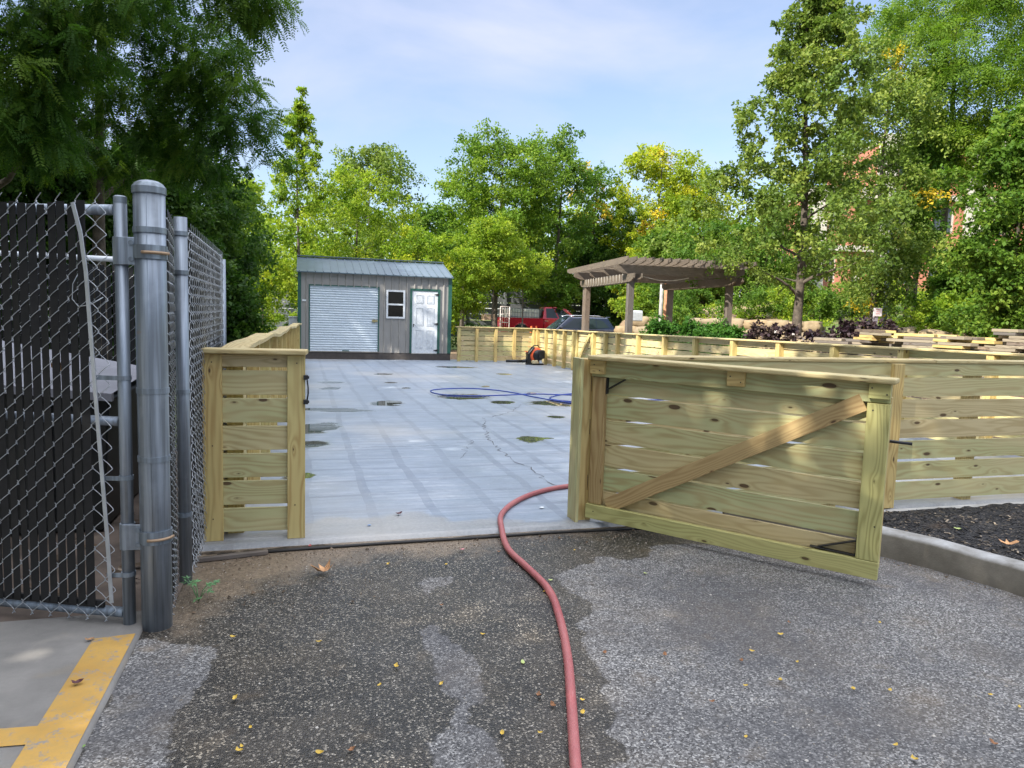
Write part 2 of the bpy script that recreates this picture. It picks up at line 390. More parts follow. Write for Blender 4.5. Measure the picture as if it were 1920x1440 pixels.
def mat_slab():
    m = Mat('wet_concrete_slab'); o = m.obj(); s = m.n('SeparateXYZ', {0: o})
    n = m.noise(o, 1.1, 6, .62); st = m.noise(m.vec(o, (1.2, 9, 1)), 1.3, 5, .65); f = m.noise(o, 45, 5, .7)
    col = m.ramp(n, [(.28, (.22, .26, .32)), (.5, (.31, .355, .42)), (.72, (.42, .45, .49))])
    col = m.mix(m.ramp(st, [(.42, .6), (.62, 0.)]), col, (.24, .29, .36, 1))
    col = m.mix(m.ramp(st, [(.58, 0.), (.75, .5)]), col, (.60, .63, .66, 1))
    tw = m.noise(m.vec(o, (.7, 26, 1)), 1.0, 4, .7)
    col = m.mix(m.ramp(tw, [(.40, .5), (.56, 0.)]), col, (.17, .21, .27, 1))
    sc_ = m.noise(m.vec(o, (2.6, 14, 1)), 1.6, 6, .75)
    col = m.mix(m.ramp(sc_, [(.62, 0.), (.70, .6)]), col, (.66, .69, .72, 1))
    # lifted-in grid of old bands
    def band(c, fr, wd, ph):
        t = m.math('FRACT', m.math('ADD', m.math('MULTIPLY', c, fr), ph)); t = m.math('ABSOLUTE', m.math('SUBTRACT', t, .5))
        return m.math('LESS_THAN', t, wd)
    wob = m.math('MULTIPLY', m.noise(o, .9, 4), .14)
    gx = band(m.math('ADD', s.outputs[0], wob), 2.4, .085, .3); gy = band(m.math('ADD', s.outputs[1], wob), 2.2, .06, .0)
    g = m.math('MULTIPLY', m.math('MAXIMUM', gx, m.math('MULTIPLY', gy, .9)), m.ramp(m.noise(o, 1.5, 5, .7), [(.33, .15), (.62, .80)]))
    col = m.mix(m.ramp(m.noise(o, 3.2, 7, .72), [(.40, .5), (.58, 0.)]), col, (.20, .235, .28, 1))
    col = m.mix(g, col, (.17, .20, .25, 1))
    col = m.mix(m.ramp(f, [(.6, 0.), (.8, .35)]), col, (.70, .72, .74, 1))
    pk = m.math('ADD', m.attr('pud'), m.math('MULTIPLY', m.math('SUBTRACT', m.noise(m.vec(o, (1, 2.2, 1)), 2.6, 6, .65), .5), 1.5))
    k = m.ramp(pk, [(.60, 0.), (.68, 1.)])
    rim = m.ramp(pk, [(.34, 0.), (.6, .5)])
    dp = m.math('ADD', m.attr('damp'), m.math('MULTIPLY', m.math('SUBTRACT', m.noise(o, 3, 5, .65), .5), 1.1))
    dk = m.ramp(dp, [(.55, 0.), (.75, .6)])
    col = m.mix(dk, col, m.ramp(f, [(.3, (.20, .19, .17)), (.7, (.35, .335, .30))]))
    warm = m.ramp(m.noise(o, .35, 4), [(.5, 0.), (.65, .35)])
    col = m.mix(warm, col, (.55, .50, .42, 1))
    col = m.mix(rim, col, (.22, .24, .23, 1)); col = m.mix(k, col, (.085, .09, .075, 1))
    r = m.math('ADD', m.math('MULTIPLY', st, .35), .22)
    r = m.mix(rim, r, (.12, .12, .12, 1)); r = m.mix(k, r, (.015, .015, .015, 1))
    m.set(col, r)
    h = m.math('ADD', m.math('MULTIPLY', m.noise(o, 14, 6, .6), .5), m.math('MULTIPLY', st, .6))
    bp = m.n('Bump', {'Height': h, 'Strength': m.math('MULTIPLY', m.math('SUBTRACT', 1., k), .35), 'Distance': .012})
    m.nt.links.new(bp.outputs[0], m.b.inputs['Normal'])
    return m.m
sheet('concrete_slab', frange(-.62, 7.5, .055), [4.10]+frange(4.14, 22.9, .055), lambda x, y: slab_z(y)-(.05+.02*fnoise(x*3, 1) if y < 4.12 else 0)+.0, mat_slab(), {'pud': pud_at, 'damp': damp_at})
# cracks in the slab
CR = simple('dark_crack', (.13, .13, .135), .9)
def ribbon(name, pts, wd, z, mat, kind='structure', slab=True):
    mb = MB(); pts = [Vector((p[0], p[1], 0)) for p in pts]; fine = []
    for a, b in zip(pts, pts[1:]):
        n = max(2, int((b-a).length/.07))
        for i in range(n): fine.append(a.lerp(b, i/n))
    fine.append(pts[-1])
    fine = [p+Vector((random.gauss(0, .018), random.gauss(0, .018), 0)) for p in fine]
    for a, b in zip(fine, fine[1:]):
        d = (b-a).normalized(); s = Vector((-d.y, d.x, 0))*wd*random.uniform(.15, 1)
        za = (slab_z(a.y) if slab else 0)+z
        mb.quad(a-s+Vector((0, 0, za)), b-s+Vector((0, 0, za)), b+s+Vector((0, 0, za)), a+s+Vector((0, 0, za)))
    return tag(mb.build(name, mat), kind=kind)
cr = lambda L: [gps(560+x/3.43, 660+y/3.43) for x, y in L]
ribbon('slab_crack', cr([(1430, 340), (1370, 385), (1260, 415), (1195, 425), (1190, 480), (1225, 560), (1300, 640), (1390, 710), (1500, 755), (1560, 810), (1660, 870)]), .0055, .004, CR)
ribbon('slab_crack', cr([(50, 622), (400, 615), (700, 608), (950, 602), (1100, 598)]), .0035, .004, CR)
ribbon('slab_crack', cr([(1040, 690), (1120, 570), (1100, 590), (1010, 580)]), .003, .004, CR)

# footing lip under the near fence, rubbish strip at the slab's edge
mb = MB()
CONC = simple('pale_concrete', (.46, .45, .43), .85, 0, .2, 9, .4)
mb.box((2.3, 3.98, -.06), (7.4, 4.10, -.004)); tag(mb.build('fence_footing', CONC, bevel=.008), kind='structure')
DIRTM = simple('dark_wet_soil', (.06, .045, .03), .9, 0, .5, 40, 1.)
def strip(name, x0, x1, y0, y1, z, mat, hh=.02, st=.02):
    ff = lambda x, y: z+hh*max(0, math.sin(PI*(y-y0)/(y1-y0)))*(.55+.45*fnoise(x*7, y*6))+.003*random.random()
    return sheet(name, frange(x0, x1, st), frange(y0, y1, .012), ff, mat)
strip('soil_edge', -.62, 2.6, 4.045, 4.112, -.028, DIRTM, .022)
mb = MB(); RUB = simple('black_rubber_strip', (.02, .018, .016), .6)
pts = [(-.45, 4.02, -.012), (0, 4.035, -.012), (.5, 4.045, -.012), (1.0, 4.04, -.012), (1.5, 4.05, -.012), (2.2, 4.03, -.012)]
mb.tube([(x, y+.01*fnoise(x*3, 1), z) for x, y, z in pts], .009, 6)
tag(mb.build('rubber_strip', RUB), 'thin black strip lying along the front edge of the concrete slab', 'edging strip')
mb = MB(); mb.plank((-.60, 3.93, -.005), (-.19, 4.0, -.005), (0, 1, 0), .03, .022, .5)
tag(mb.build('timber_strip', W_OLDP, bevel=.002), 'thin weathered timber strip lying in the dirt before the narrow fence panel', 'timber strip')

# left concrete pad with yellow paint
def mat_pad():
    m = Mat('pad_concrete'); o = m.obj(); n = m.noise(o, 2.2, 6, .6); f = m.noise(o, 70, 4, .8)
    col = m.ramp(n, [(.3, (.135, .125, .115)), (.5, (.22, .21, .195)), (.7, (.33, .31, .285))])
    col = m.mix(m.math('MULTIPLY', f, .5), col, (.20, .19, .17, 1))
    col = m.mix(m.ramp(m.noise(o, 3.1, 3), [(.55, 0.), (.72, .4)]), col, (.34, .26, .15, 1))
    m.set(col, .85).bump(f, .5, .003); return m.m
PAD = mat_pad()
pad_x = lambda y: -.645 if y > 0 else -.6
sheet('concrete_pad', [-5, -3]+frange(-2, -.645, .1)+[-.640], [-3, 0]+frange(.5, 3.15, .1)+[3.3], lambda x, y: .0 if x < -.643 else -.03, PAD)
sheet('enclosure_floor', frange(-6.5, -.56, .11), frange(3.3, 7.2, .13), lambda x, y: -.012+.004*fnoise(x, y, 2), simple('stained_concrete', (.13, .10, .08), .9, 0, .45, 3, .3))
def mat_yellow():
    m = Mat('worn_yellow_paint'); o = m.obj(); n = m.noise(o, 14, 7, .7); b = m.noise(o, 3, 3)
    col = m.ramp(b, [(.3, (.42, .24, .055)), (.7, (.55, .33, .08))])
    k = m.ramp(m.math('ADD', n, m.math('MULTIPLY', m.math('SUBTRACT', m.noise(o, 90, 4, .8), .5), .5)), [(.54, 0.), (.66, 1.)])
    col = m.mix(m.ramp(m.noise(o, 26, 6, .75), [(.45, 0.), (.7, .5)]), col, (.36, .25, .09, 1))
    m.set(m.mix(k, col, (.24, .23, .21, 1)), .8).bump(n, .3, .002); return m.m
YEL = mat_yellow(); mb = MB()
for pts in ([(-.80, 3.045), (-.652, 3.06), (-.652, .6), (-.80, .6)], [(-2.6, 2.60), (-.8, 2.43), (-.8, 2.33), (-2.6, 2.49)]):
    n = len(mb.v); mb.v += [Vector((x, y, .004)) for x, y in reversed(pts)]; mb.face([n, n+1, n+2, n+3])
tag(mb.build('yellow_marking', YEL), kind='structure')

# kerb and mulch bed on the right
kpts = [(2.62, 3.93), (2.86, 3.80), (3.08, 3.58), (3.22, 3.34), (3.36, 3.05), (3.48, 2.70), (3.54, 2.3), (3.56, 1.5), (3.56, -3)]
kf = []
for i in range(len(kpts)-1):
    a, b = Vector(kpts[i]), Vector(kpts[i+1])
    for k in range(4): kf.append(a.lerp(b, k/4))
kf.append(Vector(kpts[-1]))
def mat_kerb():
    m = Mat('kerb_concrete'); o = m.obj(); n = m.noise(o, 6, 6, .65); f = m.noise(o, 90, 4, .7)
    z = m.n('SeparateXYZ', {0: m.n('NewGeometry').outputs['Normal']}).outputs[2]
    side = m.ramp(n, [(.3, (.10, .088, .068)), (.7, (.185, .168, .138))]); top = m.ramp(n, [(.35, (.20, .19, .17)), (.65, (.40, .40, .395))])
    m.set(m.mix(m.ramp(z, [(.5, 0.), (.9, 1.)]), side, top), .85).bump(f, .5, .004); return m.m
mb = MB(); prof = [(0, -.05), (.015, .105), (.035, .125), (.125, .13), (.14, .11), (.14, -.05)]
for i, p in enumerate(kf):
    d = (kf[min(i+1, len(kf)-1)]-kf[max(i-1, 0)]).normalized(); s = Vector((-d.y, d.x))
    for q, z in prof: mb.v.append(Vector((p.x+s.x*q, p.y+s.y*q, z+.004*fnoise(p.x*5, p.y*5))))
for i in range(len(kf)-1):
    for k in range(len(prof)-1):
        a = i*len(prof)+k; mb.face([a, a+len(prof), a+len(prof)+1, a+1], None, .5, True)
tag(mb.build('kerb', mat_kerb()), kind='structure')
def mat_mulch():
    m = Mat('black_mulch'); o = m.obj(); v = m.n('TexVoronoi', {'Vector': m.vec(o, (60, 130, 60)), 'Scale': 1.0})
    r = m.n('SeparateColor', {0: v.outputs['Color']}).outputs[0]; n = m.noise(o, 3, 4)
    col = m.ramp(r, [(.3, (.006, .006, .008)), (.7, (.028, .026, .028)), (.93, (.07, .065, .06)), (1, (.22, .17, .12))])
    m.set(m.mix(m.ramp(n, [(.62, 0.), (.8, .7)]), col, (.10, .06, .03, 1)), .8).bump(v.outputs['Distance'], 1., .02); return m.m
MUL = mat_mulch()
def kerb_x(y):
    for a, b in zip(kf, kf[1:]):
        if b.y <= y <= a.y: return a.x+(b.x-a.x)*(y-a.y)/(b.y-a.y+1e-9)
    return 2.62
def mz(x, y): return .045+.035*ss(.1, .8, x-kerb_x(min(y, 3.9)))-.06*ss(3.6, 4.0, y)+.012*fnoise(x*6, y*6)+random.uniform(-.006, .006)
sheet('mulch_bed', frange(2.6, 8, .04), [-3, 0]+frange(1, 3.98, .04), mz, MUL, mask=lambda x, y: x > kerb_x(min(y, 3.93))+.06 and y < 3.98)
# loose chips on the bed (uncountable)
mb = MB()
for i in range(2600):
    y = random.uniform(2.3, 3.93); x = kerb_x(y)+.16+abs(random.gauss(0, 1))*1.1
    if x > 6: continue
    a = random.uniform(0, PI); L = random.uniform(.01, .035); c = Vector((x, y, mz(x, y)+.006)); d = Vector((math.cos(a), math.sin(a), random.uniform(-.3, .3)))*L
    mb.plank(c-d*.5, c+d*.5, (-d.y, d.x, 0), random.uniform(.004, .012), .003, random.random())
def mat_chip():
    m = Mat('mulch_chips'); t = m.attr('tint'); m.set(m.ramp(t, [(0, (.008, .008, .01)), (.72, (.035, .032, .032)), (.86, (.10, .08, .06)), (1, (.34, .27, .19))]), .75); return m.m
tag(mb.build('mulch_chips', mat_chip()), 'loose black wood mulch chips covering the bed behind the kerb', 'mulch', kind='stuff')

# ------------------------------------------------------------------ timber fences
def screws(mb, pts, nrm, r=.004):
    for p in pts:
        p = Vector(p); n = Vector(nrm); a = n.orthogonal().normalized(); b = n.cross(a); i0 = len(mb.v)
        for k in range(6): mb.v.append(p+n*.0015+(a*math.cos(k*PI/3)+b*math.sin(k*PI/3))*r)
        mb.face([i0+k for k in range(6)])
SCREW = simple('dark_screw', (.05, .045, .035), .6, .3)
BH, GAP = .138, .020

# narrow end panel left of the opening
root = thing('fence_panel', 'narrow slatted pine fence panel between the chain-link corner and the gate opening', 'fence panel', (-.27, 4.24, 0))
mb = MB(); H = 1.07
for k in range(7):
    z0 = .045+k*(BH+GAP); z1 = min(z0+BH, 1.062)
    mb.plank((-.53, 4.262, (z0+z1)/2), (-.005, 4.225, (z0+z1)/2), (0, 0, 1), z1-z0-.0, .017, random.random())
mb.build('slats', W_BOARD, root, bevel=.0015)
for x, t in ((-.492, .35), (-.043, .75)):
    mb = MB(); y = 4.235 if x < -.2 else 4.205
    mb.plank((x, y, .0), (x, y, 1.065), (1, 0, 0), .105 if x < -.2 else .098, .02, t); mb.build('post_trim', W_TRIM, root, bevel=.002)
    mb = MB(); mb.plank((x, y+.082, .0), (x, y+.082, 1.062), (1, 0, 0), .089, .089, .5); mb.build('post', W_TRIM, root, bevel=.003)
mb = MB(); mb.plank((-.565, 4.262, 1.082), (.018, 4.215, 1.082), (0, 1, 0), .14, .028, .4); mb.build('cap_rail', W_CAP, root, bevel=.007, seg=2)
for p in [(-.492, 4.2235, z) for z in (.13, .55, 1.02)]+[(-.04, 4.1935, 1.02), (-.05, 4.1935, .2)]:
    mb = MB(); screws(mb, [p], (0, -1, 0)); mb.build('screw', SCREW, root)
la = MB()
for z in (.94, .80):
    la.box((-.004, 4.17, z-.013), (.022, 4.21, z+.013)); la.tube([(.02, 4.19, z), (.028, 4.19, z)], .009, 8)
la.tube([(.017, 4.18, .925), (.022, 4.172, .88), (.022, 4.172, .85), (.017, 4.18, .81)], .005, 6)
la.build('latch_handle', BLACK, root, bevel=.002)

def fence_run(label, a, b, H, posts, inner, zfun, cap_over=.07, trimmed=False, group=None, wob=0, cat='fence', boards_out=True, lo=None, postmat=None, n=7, capw=.14, joints=None):
    """a, b: ends in plan; posts: distances from a; inner: unit vector to the side where the posts stand"""
    a = Vector((a[0], a[1], 0)); b = Vector((b[0], b[1], 0)); d = (b-a).normalized(); L = (b-a).length; inner = Vector((*inner, 0))
    r = thing('timber_fence', label, cat, (a.x, a.y, zfun(a.y)), group)
    mb = MB(); segs = [0]+(joints if joints is not None else [p for i, p in enumerate(posts[1:-1]) if i % 2 == 1])+[L]
    pit = (H-.045)/n if n else .1
    for k in range(n):
        for s0, s1 in zip(segs, segs[1:]):
            p = a+d*(s0+.001); q = a+d*(s1-.001)
            z0 = .03+k*(BH+GAP)*(H/1.10); z1 = min(z0+BH*(H/1.10)+random.uniform(-.002, .002), H-.03)
            jit = random.uniform(-.003, .003)
            mb.plank(p+Vector((0, 0, zfun(p.y)+(z0+z1)/2+jit)), q+Vector((0, 0, zfun(q.y)+(z0+z1)/2+jit)), (0, 0, 1), z1-z0, .017, random.random())
    mb.build('slats', W_BOARD, r)
    for s in posts:
        mb = MB(); p = a+d*s+inner*.055; z = zfun(p.y)
        mb.plank(p+Vector((0, 0, z-.03)), p+Vector((0, 0, z+H-.032)), inner, .089, .089 if not trimmed else .05, random.random())
        mb.build('post', postmat or W_TRIM, r)
    mb = MB(); ns = max(2, int(L/2.4))
    c0 = a+inner*.05
    for i in range(ns):
        p = c0+d*(L*i/ns-(cap_over if i == 0 else 0)); q = c0+d*(L*(i+1)/ns-.002+(cap_over if i == ns-1 else 0))
        k = 6 if wob else 1
        for j in range(k):
            u = p.lerp(q, j/k); v = p.lerp(q, (j+1)/k)
            def wz(t): return wob*(math.sin(t.y*1.15+.6)+.5*math.sin(t.y*2.9))
            mb.plank(u+Vector((0, 0, zfun(u.y)+H-.015+wz(u))), v+Vector((0, 0, zfun(v.y)+H-.015+wz(v))), inner, capw, .028, .3+.4*(i % 2), off=(L*i/ns+(j*(q-p).length/k), 3.+i))
    mb.build('cap_rail', W_CAP, r, bevel=0 if wob else .006)
    return r
fence_run('long pine fence running back from the narrow panel to the shed, studs facing the slab', (-.44, 4.36), (-.19, 19.9), 1.10,
          [.05+i*1.22 for i in range(13)], (1, .0), slab_z, wob=.016, capw=.15)
fence_run('pine fence closing the far end of the slab between the shed and the corner', (4.62, 21.95), (7.2, 21.95), 1.10, [.05, .62, 1.24, 1.86, 2.5], (0, -1), slab_z)
# right side fence, in two runs with a small gate between
ysp = [5.85-1.22+1.22*i for i in range(0, 12)]
fence_run('pine fence along the right side of the slab, lumber piled behind it', (7.2, 4.25), (7.2, 17.0), 1.10, [y-4.25 for y in (4.66, 5.9, 7.1, 8.3, 9.5, 10.75, 12.0, 13.2, 14.4, 15.5, 16.2, 16.95)], (-1, 0), slab_z)
fence_run('short length of pine fence at the far right corner beside the leaf blower', (7.2, 18.3), (7.2, 21.9), 1.10, [.05, .8, 1.6, 2.4, 3.2, 3.55], (-1, 0), slab_z)
g = thing('timber_gate', 'small closed pine gate with a diagonal brace in the far right fence', 'gate', (7.2, 17.08, slab_z(17.1)))
mb = MB(); zz = slab_z(17.6)
for k in range(7):
    z0 = zz+.05+k*.15; mb.plank((7.2, 17.08, z0+.065), (7.2, 18.22, z0+.065), (0, 0, 1), .13, .017)
mb.build('slats', W_BOARD, g)
for y in (17.13, 18.17):
    mb = MB(); mb.plank((7.165, y, zz+.04), (7.165, y, zz+1.07), (0, 1, 0), .09, .04); mb.build('stile', W_TRIM, g)
mb = MB(); mb.plank((7.13, 17.2, zz+1.0), (7.13, 18.1, zz+.1), (0, 0, 1), .09, .03); mb.build('diagonal_brace', W_TRIM, g)
mb = MB(); mb.plank((7.16, 17.08, zz+1.085), (7.16, 18.22, zz+1.085), (1, 0, 0), .13, .028); mb.build('cap_rail', W_CAP, g)

# near fence right of the opening, with its hinge post
fence_run('pine fence beside the open gate, standing behind the mulch bed', (1.84, 4.2), (7.2, 4.2), 1.09, [.6, 1.85, 3.12, 4.36, 5.3], (0, 1), lambda y: 0., cap_over=0, joints=[4.36])
hp = thing('gate_post', 'thick pine hinge post at the right side of the gate opening', 'post', (1.76, 4.28, 0))
mb = MB(); mb.plank((1.765, 4.29, -.03), (1.765, 4.29, 1.062), (1, 0, 0), .10, .10, .2); mb.build('post', W_TRIM, hp, bevel=.004)
mb = MB(); mb.plank((1.700, 4.27, -.01), (1.700, 4.27, 1.066), (0, 1, 0), .145, .022, .1); mb.build('face_board', W_BOARD, hp, bevel=.002)
mb = MB(); mb.plank((4.11, 4.12, .0), (4.11, 4.12, 1.06), (1, 0, 0), .095, .034, .3)
tag(mb.build('post_trim_board', W_TRIM, bevel=.002), 'upright pine trim board screwed to the near fence behind the free end of the open gate', 'trim board')

# ------------------------------------------------------------------ the open gate leaf
GL = 1.715; ga = math.atan2(2.905-4.255, 2.885-1.80)
def gpt(x, y, z): return (x, y, z)
gate = thing('timber_gate', 'wide open pine gate leaf with a diagonal brace, swung out over the asphalt', 'gate', (1.80, 4.235, 0))
def G(mb, a, b, side, w, t, tint): mb.plank(Vector(a)+gate.location, Vector(b)+gate.location, side, w, t, tint)
def gbuild(mb, name, mat, parent=gate, bevel=.002, seg=1): return mb.build(name, mat, parent, bevel=bevel, seg=seg)
mb = MB()
hs = [(.135, .150), (.293, .146), (.449, .146), (.605, .146), (.761, .146), (.905, .128)]
tn = [.9, .12, .75, .55, .35, .05]
for (z, h), t in zip(hs, tn):
    G(mb, (.02, .012, z+.0), (GL-.02, .012, z-.012), (0, 0, 1), h-.004, .018, t)
gbuild(mb, 'slats', W_GATE)
mb = MB(); G(mb, (.0, -.016, 1.005), (GL-.005, -.016, .990), (0, 0, 1), .105, .032, .2); gbuild(mb, 'top_board', W_GATE)
mb = MB(); G(mb, (-.0, -.036, .075), (GL, -.036, .068), (0, 0, 1), .092, .036, .3); gbuild(mb, 'bottom_rail', W_GREEN)
mb = MB(); G(mb, (.055, -.018, .125), (.055, -.018, .95), (1, 0, 0), .088, .036, .9); gbuild(mb, 'stile', W_BRACE)
mb = MB(); G(mb, (GL-.055, -.034, .117), (GL-.055, -.034, .935), (1, 0, 0), .108, .034, .6); gbuild(mb, 'stile', W_GREEN)
mb = MB(); G(mb, (GL-.008, .0, .07), (GL-.008, .0, .97), (0, 1, 0), .045, .012, .6); gbuild(mb, 'edge_strip', W_TRIM)
mb = MB(); G(mb, (-.005, -.025, 1.074), (GL+.02, -.025, 1.054), (0, 1, 0), .140, .028, .6); gbuild(mb, 'cap_rail', W_CAP, bevel=.009, seg=3)
mb = MB(); G(mb, (.14, -.018, .125), (GL-.13, -.018, .935), (0, 0, 1), .094, .032, .4)
gbuild(mb, 'diagonal_brace', W_BRACE)
for x in (.05, .93, GL-.055):
    mb = MB(); zc = 1.015-.012*x/GL; mb.plank(Vector((x-.05, -.048, zc))+gate.location, Vector((x+.05, -.048, zc))+gate.location, (0, 0, 1), .086, .032, .3)
    gbuild(mb, 'block', W_TRIM if x < 1.2 else W_GREEN)
mb = MB()
G(mb, (.106, -.012, .875), (.225, -.012, .945), (0, 1, 0), .03, .007, .5)
G(mb, (.104, -.014, .845), (.104, -.014, .95), (0, 1, 0), .03, .005, .5)
gbuild(mb, 'corner_bracket', BLACK, bevel=.001)
mb = MB()
G(mb, (GL-.30, -.012, .130), (GL-.114, -.012, .200), (0, 1, 0), .03, .007, .5)
G(mb, (GL-.112, -.016, .122), (GL-.112, -.016, .235), (0, 1, 0), .03, .005, .5)
G(mb, (GL-.34, -.014, .126), (GL-.112, -.014, .122), (0, 1, 0), .03, .005, .5)
gbuild(mb, 'corner_bracket', BLACK, bevel=.001)
mb = MB(); mb.tube([Vector(p)+gate.location for p in [(GL-.06, .03, .74), (GL+.10, .03, .738)]], .008, 8); gbuild(mb, 'latch_rod', BLACK, bevel=0)
for z in (.25, .62, .9):
    mb = MB(); mb.box(Vector((-.03, -.0, z-.05))+gate.location, Vector((.02, .004, z+.05))+gate.location); mb.tube([Vector((-.018, -.006, z-.05))+gate.location, Vector((-.018, -.006, z+.05))+gate.location], .006, 8)
    gbuild(mb, 'hinge', BLACK, bevel=0)
L0 = gate.location
for p in [(.03, -.0645, 1.03), (.07, -.0645, .995), (.90, -.0645, 1.02), (.96, -.0645, .99), (GL-.09, -.0655, 1.015), (GL-.02, -.0655, .985), (.06, -.055, .08), (GL-.08, -.0525, .9), (GL-.03, -.0525, .3)]:
    mb = MB(); screws(mb, [L0+Vector(p)], (0, -1, 0), .0045); gbuild(mb, 'screw', SCREW, bevel=0)
gate.rotation_euler = (0, 0, ga)
# knots of the gate and the trim as shallow inlays: dark oval marks in the boards

# ------------------------------------------------------------------ chain link
def zigzag(mb, p0, d, nrm, z0, z1, i0, i1, wd=.0425, r=.0016, top=True, front=1):
    """woven wires: wire k swings between columns k and k+1"""
    d = Vector((*d, 0)); nrm = Vector((*nrm, 0)); p0 = Vector((*p0, 0)); n = int((z1-z0)/wd)
    for k in range(i0, i1):
        pts = []
        for j in range(n+1):
            e = (j+k) % 2; c = p0+d*((k+e)*wd)+Vector((0, 0, z0+j*wd)); sg = -1 if e else 1; fr = -nrm*(.008*front)
            # hook round the neighbouring wire, then run in front of or behind the slat
            pts.append(c+(fr if e else -fr)*.7+d*(sg*.003)-Vector((0, 0, .006))); pts.append(c+d*(-sg*.003)); pts.append(c+(-fr if e else fr)*.7+d*(sg*.003)+Vector((0, 0, .006)))
            if j < n:
                c2 = p0+d*((k+.5)*wd)+Vector((0, 0, z0+(j+.5)*wd)); pts.append(c2+(-fr if e else fr))
        if top and (n+k) % 2: pts.append(pts[-1]+Vector((0, 0, .028))-d*.024)
        mb.tube(pts, r, 4, False)
def slats(mb, p0, d, nrm, z0, z1, i0, i1, wd=.0425, zlow=None):
    d = Vector((*d, 0)); nrm = Vector((*nrm, 0)); p0 = Vector((*p0, 0))
    for k in range(i0, i1):
        c = p0+d*((k+.5)*wd); zz = z1+random.uniform(-.012, .008)
        tw = nrm*random.uniform(-.2, .2)
        mb.plank(c+Vector((0, 0, z0)), c+Vector((random.uniform(-.003, .003), 0, zz)), d+tw, .033, .0025, random.random())

gp_ = (-.592, 3.171)
post = thing('chain_link_gate_post', 'thick galvanised post with a domed cap carrying the chain-link gate', 'post', (*gp_, 0))
mb = MB(); mb.tube([(*gp_, -.06), (*gp_, .6), (*gp_, 1.2), (*gp_, 1.78)], .0585, 40); mb.build('pole', GALV, post)
mb = MB(); mb.lathe([(.0600, 1.762), (.0625, 1.764), (.0628, 1.788), (.0595, 1.793), (.052, 1.803), (.037, 1.812), (.02, 1.816), (.004, 1.818)], (*gp_, 0), 48, sm=False); mb.build('cap', GALV_D, post)
for z, rz in ((1.62, .0), (.98, 0), (.37, 0), (.70, 0)):
    mb = MB(); mb.lathe([(.0595, z-.011), (.0618, z-.011), (.0618, z+.011), (.0595, z+.011)], (*gp_, 0), 48, sm=False); mb.build('band', GALV_D, post)
mb = MB(); mb.tube([(gp_[0]+.0, gp_[1]-.059, .02), (gp_[0], gp_[1]-.059, 1.75)], .0012, 4); mb.build('weld_seam', GALV_D, post)

# the gate leaf
gs = Vector((-.698, 3.178, 0)); gd = Vector((-.915, .403, 0)).normalized(); gn = Vector((gd.y, -gd.x, 0)).normalized()
if gn.y > 0: gn = -gn
cg = thing('chain_link_gate', 'chain-link gate leaf with black privacy slats hung on the thick galvanised post', 'gate', tuple(gs))
mb = MB(); mb.tube([gs+Vector((0, 0, -.0)), gs+Vector((0, 0, 1.735))], .0245, 20); mb.build('stile', GALV, cg)
mb = MB(); mb.lathe([(.0246, 1.72), (.0246, 1.745), (.018, 1.75)], tuple(gs), 48, sm=False); mb.build('stile_cap', GALV_D, cg)
for z, r in ((1.695, .021), (.85, .020), (.045, .021)):
    mb = MB(); mb.tube([gs+gd*.02+Vector((0, 0, z)), gs+gd*1.9+Vector((0, 0, z-.002))], r, 16); mb.build('rail', GALV_D if z < .1 else GALV, cg)
i0 = 2
mb = MB(); zigzag(mb, (gs.x+gn.x*.03, gs.y+gn.y*.03), gd[:2], gn[:2], .02, 1.73, 1, 30, r=.0018); mb.build('wire_mesh', WIRE, cg)
mb = MB(); slats(mb, (gs.x+gn.x*.03, gs.y+gn.y*.03), gd[:2], gn[:2], .075, 1.72, 3, 30)
b0 = gs+gd*.10+gn*.018; mb.plank(b0+Vector((0, 0, .082)), b0+gd*1.2+Vector((0, 0, .082)), (0, 0, 1), .03, .012, .5)
mb.build('privacy_slats', PLAS, cg)
bar = [gs+gd*.165+gn*.05+Vector((0, 0, 1.715)), gs+gd*.135+gn*.05+Vector((0, 0, 1.60)), gs+gd*.118+gn*.048+Vector((0, 0, 1.45)), gs+gd*.09+gn*.045+Vector((0, 0, .9)), gs+gd*.062+gn*.042+Vector((0, 0, .4)), gs+gd*.05+gn*.04+Vector((0, 0, .10))]
mb = MB()
for a, b in zip(bar, bar[1:]): mb.plank(a, b+(b-a)*.004, gd, .017, .005, .5)
mb.build('tension_bar', WIRE, cg, bevel=.001)
for z, w_ in ((1.03, .075), (.62, .062), (.215, .052)):
    mb = MB(); p = gs+Vector((0, 0, z))
    mb.lathe([(.025, z-.009), (.0275, z-.009), (.0275, z+.009), (.025, z+.009)], tuple(gs), 48, sm=False)
    mb.plank(p+gn*.026, p+gn*.035+gd*(w_+.02), (0, 0, 1), .018, .003, .5); mb.build('tension_band', GALV_D, cg)
mb = MB(); c = gs+gd*.16+gn*.03
mb.tube([c+Vector((0, 0, 1.45)), c+gd*.03+Vector((0, 0, 1.40)), c+gd*.035+Vector((0, 0, 1.34)), c+gd*.0+gn*.01+Vector((0, 0, 1.31)), c-gd*.06+gn*.02+Vector((0, 0, 1.32)), c-gd*.10+Vector((0, 0, 1.35))], .002, 6); mb.build('tie_wire', WIRE, cg)
